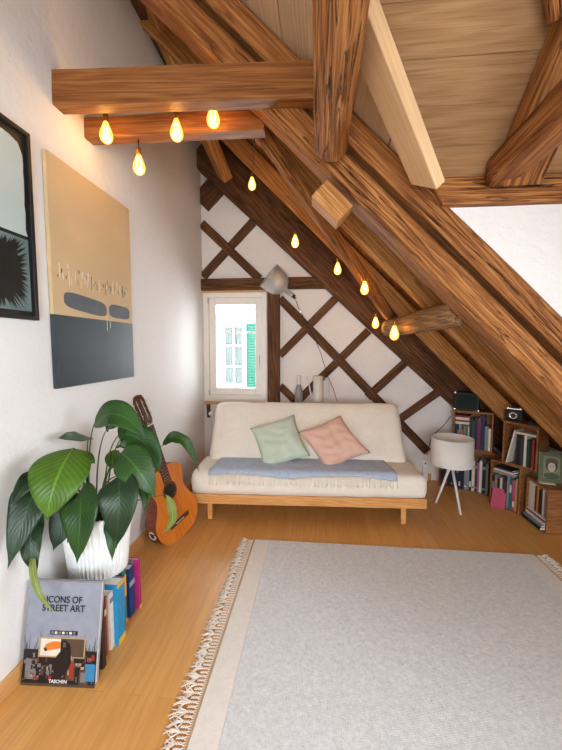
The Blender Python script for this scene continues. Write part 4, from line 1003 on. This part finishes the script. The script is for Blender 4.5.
MB().box(0, .10, 0, .07, 0, .004).build('paper_slip', M['paper'], mat=Matrix.Translation((1.655, 2.80, .3325)) @ Matrix.Rotation(-.3, 4, 'Z'), label='white paper slip lying on the low crate before the portrait', cat='paper')

# black case (small amplifier) on the corner crate
k_ = empty('amplifier_case', None, label='small black case with metal corners on top of the corner crate', cat='amplifier', mat=Matrix.Translation((PB_.x, PB_.y, .7605)) @ Matrix.Rotation(AA, 4, 'Z'))
MB().box(0, .205, .006, .095, .004, .168).build('body', M['black_vinyl'], k_, .006)
MB().box(.018, .187, .002, .006, .022, .150).build('grille_cloth', paint((30, 40, 38), .9), k_)
for x in (0, .205):
    for z in (.004, .168):
        MB().lathe([(.0, 0), (.008, 0), (.011, .002), (.011, .012), (.0, .014)], 12, caps=False, T=Matrix.Translation((x - math.copysign(.004, x - .1), .0, z - math.copysign(.004, z - .09))) @ Matrix.Rotation(-PI / 2, 4, 'X')).build('corner_cap', M['chrome'], k_)
MB().tube([(.055, .05, .166), (.065, .05, .184), (.14, .05, .184), (.15, .05, .166)], .006, 8).build('handle', M['black_vinyl'], k_)
# vintage folding camera
cT = Matrix.Translation((PC.x, PC.y, .742)) @ Matrix.Rotation(AC + .35, 4, 'Z') @ Matrix.Translation((.0, .015, 0))
k_ = empty('vintage_camera', None, label='vintage black camera with chrome lens on the crate under the rafters', cat='camera', mat=cT)
MB().box(0, .125, .02, .06, 0, .092).build('body', M['black_vinyl'], k_, .008)
MB().box(.008, .117, .026, .054, .092, .104).build('top_plate', M['chrome'], k_, .002)
MB().box(.04, .088, .022, .056, .104, .124).build('viewfinder', M['black_vinyl'], k_, .003)
RX = Matrix.Rotation(PI / 2, 4, 'X')
ln = MB().lathe([(.036, 0), (.036, .010), (.030, .013), (.030, .024), (.024, .026), (.020, .024)], 28, caps=False, T=Matrix.Translation((.063, .021, .046)) @ RX).build('lens_ring', M['chrome'], k_)
MB().lathe([(.0, .020), (.024, .020)], 24, caps=False, T=Matrix.Translation((.063, .021, .046)) @ RX).build('lens_glass', M['ink'], ln)
for x in (.02, .106): MB().lathe([(.011, 0), (.011, .012), (.0, .012)], 16, caps=False, T=Matrix.Translation((x, .04, .104))).build('dial', M['chrome'], k_)
lc = MB().lathe([(.0, 0), (.026, 0), (.027, .004), (.027, .022), (.022, .026), (.0, .026)], 24, caps=False)
lc.build('lens_cap', M['black_vinyl'], mat=Matrix.Translation((PC.x + eC.x * .20 + .03, PC.y + eC.y * .20 + .02, .742)), label='small round black lens cap on the camera crate', cat='lens cap')
# small portrait
k_ = empty('small_portrait', None, label='small green-framed portrait leaning on top of the low crate', cat='picture', mat=Matrix.Translation((1.668, 2.845, .3335)) @ Matrix.Rotation(math.radians(-22), 4, 'Z') @ Matrix.Rotation(math.radians(-9), 4, 'X'))
gf = paint((92, 94, 66), .6)
fr(MB(), 0, .165, 0, .225, 0, .016, .030).build('frame', gf, k_, .003)
pc = MB().box(.028, .137, .006, .012, .028, .197, 0)
def oval(cx, cz, rx, rz, mi, lay): pc.prism([(cx + rx * math.cos(2 * PI * i / 20), .0058 - lay * .0003, cz + rz * math.sin(2 * PI * i / 20)) for i in range(20)], (0, -.0003, 0), mi)
oval(.083, .125, .036, .045, 2, 1); oval(.083, .155, .040, .026, 3, 2); oval(.083, .115, .024, .034, 1, 3); oval(.083, .05, .05, .024, 3, 1); oval(.083, .165, .03, .012, 4, 4)
oval(.075, .122, .004, .003, 2, 5); oval(.092, .122, .004, .003, 2, 5)
pc.build('picture', [paint((122, 122, 92), .6), paint((190, 176, 154), .6), paint((44, 38, 34), .6), paint((66, 84, 50), .6), paint((104, 60, 46), .6)], k_)
# power strip
k_ = empty('power_strip', None, label='white power strip standing against the gable wall between sofa and crates', cat='power strip', mat=Matrix.Translation((1.085, 3.655, .0)) @ Matrix.Rotation(math.radians(-6), 4, 'X'))
MB().box(-.024, .024, 0, .035, 0, .215).build('body', M['white'], k_, .006)
for z in (.04, .085, .13): MB().lathe([(.0, .0008), (.016, .0008), (.019, .002), (.019, 0)], 18, caps=False, T=Matrix.Translation((0, 0, z)) @ RX).build('socket', M['facade_frame'], k_)
MB().box(-.008, .008, -.004, .001, .17, .19).build('switch', paint((176, 44, 40)), k_)
MB().tube([(1.32, YB - .008, .66), (1.25, YB - .010, .56), (1.19, YB - .010, .50), (1.14, YB - .010, .44), (1.115, YB - .010, .33), (1.10, YB - .012, .26)], .003, 6).build('wall_cable', M['cord'], label='thin cable running down the gable wall to the power strip', cat='cable')

# ------------------------------------------------------------------ sill shelf behind the sofa and what stands on it
s_ = empty('sill_shelf', (-.5, YB, .745), label='narrow wooden sill shelf under the window behind the sofa', cat='shelf')
rel(MB().prism([(XL + .001, YB - .001, .745), (XL + .001, YB - .03, .745), (-.50, YB - .03, .745), (-.46, YB - .165, .745), (.24, YB - .165, .745), (.24, YB - .001, .745)], (0, 0, .027)), (-.5, YB, .745)).build('board', M['skirt'], s_, .003)
for x, d_ in ((-1.165, .04), (.18, .14)):
    rel(MB().prism([(x, YB - .001, .745), (x, YB - d_, .745), (x, YB - d_, .72), (x, YB - .03, .60), (x, YB - .001, .60)], (.03, 0, 0)), (-.5, YB, .745)).build('bracket', M['old_dark'], s_, .002)
v_ = empty('radiator_valve', (-1.10, YB - .07, .0), label='white radiator valve on its pipe below the sill, left of the sofa', cat='valve')
MB().tube([(0, .05, .02), (0, .04, .62), (0, 0, .66)], .009, 8).build('pipe', M['white'], v_)
MB().lathe([(.0, 0), (.017, .001), (.019, .01), (.019, .045), (.013, .055), (.0, .056)], 20, caps=False, T=Matrix.Translation((0, -.01, .66)) @ RX).build('valve_head', M['white'], v_)
v_ = empty('bottle_vase', (-.188, YB - .10, .7725), label='slim grey bottle vase with a pale neck behind the sofa back', cat='vase')
MB().lathe([(.0, 0), (.036, 0), (.040, .006), (.041, .09), (.036, .14), (.023, .185), (.018, .20)], 28, caps=False).build('vase_body', M['grey_ceramic'], v_)
MB().lathe([(.018, .20), (.0165, .21), (.0165, .283), (.019, .29), (.015, .29), (.013, .21)], 24, caps=False).build('vase_neck', M['white_enamel'], v_)
w_ = empty('watering_can', (.005, YB - .10, .7725), label='tall ivory watering can with a thin spout on the sill shelf behind the sofa', cat='watering can')
MB().lathe([(.0, 0), (.052, 0), (.053, .004), (.050, .285), (.047, .285), (.048, .02), (.0, .015)], 32, caps=False).build('can_body', M['white_enamel'], w_)
MB().tube([(-.046, 0, .04), (-.07, 0, .09), (-.092, 0, .20), (-.11, 0, .285)], [.010, .008, .006, .0055], 10).build('spout', M['white_enamel'], w_)
MB().tube([(.046, 0, .27), (.085, -.0, .262), (.108, -.0, .20), (.112, 0, .12), (.10, 0, .07), (.050, 0, .055)], .0045, 8).build('handle', M['steel'], w_)

# clamp lamp pointing upwards
hp_ = V((-.475, 3.50, 2.035)); nx = V((-.255, 3.59, 1.855)); ax = (hp_ - nx).normalized()
k_ = empty('clamp_lamp', None, label='aluminium clamp lamp fixed to the timber above the window corner', cat='lamp', mat=axes(nx, (.6, .0, .75), ax))
# local z along the axis from socket to rim
s = [(.020, .085), (.045, .095), (.085, .118), (.112, .155), (.126, .21), (.132, .30)]
MB().lathe(s + [(.136, .302)] + [(r - .002, z) for r, z in reversed(s)], 40, caps=False).build('lamp_shade', M['steel'], k_)
MB().lathe([(.0, 0), (.017, 0), (.020, .006), (.020, .085), (.024, .09), (.0, .095)], 24, caps=False).build('lamp_neck', M['steel'], k_)
MB().lathe([(.0, .09), (.014, .10), (.028, .15), (.03, .175), (.02, .20), (.0, .207)], 20, caps=False).build('lamp_bulb', M['white'], k_)
iv = k_.matrix_world.inverted()
cl = MB().box(-.018, .018, -.012, .012, -.03, .01).tube([(0, 0, -.03), (0, 0, -.05)], .006, 8)
cl.build('clamp', M['cord'], k_, .003)
def wpts(P): return [iv @ V(p) for p in P]
MB().tube(wpts([(-.252, 3.592, 1.85), (-.215, 3.625, 1.79), (-.20, 3.645, 1.74), (-.17, 3.652, 1.69), (-.155, 3.655, 1.66)]), .006, 8).build('gooseneck', M['chrome'], k_)
MB().tube(wpts([(-.155, 3.655, 1.66), (-.12, 3.652, 1.60), (-.05, 3.650, 1.47), (.03, 3.652, 1.28), (.10, 3.655, 1.05), (.16, 3.66, .92), (.20, 3.66, .79)]), .0028, 6).build('cord', M['cord'], k_)

# ------------------------------------------------------------------ light
wd = bpy.data.worlds.new('daylight'); SC.world = wd; wd.use_nodes = True
wd.node_tree.nodes['Background'].inputs[0].default_value = (.86, .93, 1.0, 1); wd.node_tree.nodes['Background'].inputs[1].default_value = 5.6
def area(name, loc, rot, sx, sy, e, col, spread=180):
    l = bpy.data.lights.new(name, 'AREA'); l.shape = 'RECTANGLE'; l.size = sx; l.size_y = sy; l.energy = e; l.color = col; l.spread = math.radians(spread)
    o = bpy.data.objects.new(name, l); COL.objects.link(o); o.location = loc; o.rotation_euler = rot; return o
# daylight through the dormer window, the window behind the camera and the gable window
area('dormer_daylight', (2.32, .5, 1.40), (0, math.radians(74), 0), 1.15, 1.15, 13, (.90, .95, 1.0), 100)
area('front_daylight', (.25, -1.84, 1.22), (math.radians(90), 0, 0), 2.0, 1.4, 78, (.90, .95, 1.0))
area('gable_daylight', (-.855, YB + .22, 1.36), (math.radians(-90), 0, 0), .6, 1.0, 16, (.94, .97, 1.0))

# ------------------------------------------------------------------ camera
cd = bpy.data.cameras.new('camera'); cd.sensor_fit = 'AUTO'; cd.sensor_width = 36; cd.lens = 36 * 360 / 750; cd.clip_start = .02
co = bpy.data.objects.new('camera', cd); COL.objects.link(co); co.location = (0, 0, 1.35)
co.rotation_euler = (math.radians(90 - 4.5), 0, math.asin(37 / 363)); SC.camera = co
vs_ = SC.view_settings; vs_.view_transform = 'Standard'; vs_.look = 'None'; vs_.gamma = 1; vs_.use_curve_mapping = False; vs_.exposure = 0.36
SC.cycles.use_denoising = True
SC.cycles.max_bounces = 10; SC.cycles.diffuse_bounces = 6; SC.cycles.transparent_max_bounces = 16
SC.cycles.sample_clamp_indirect = 6.0
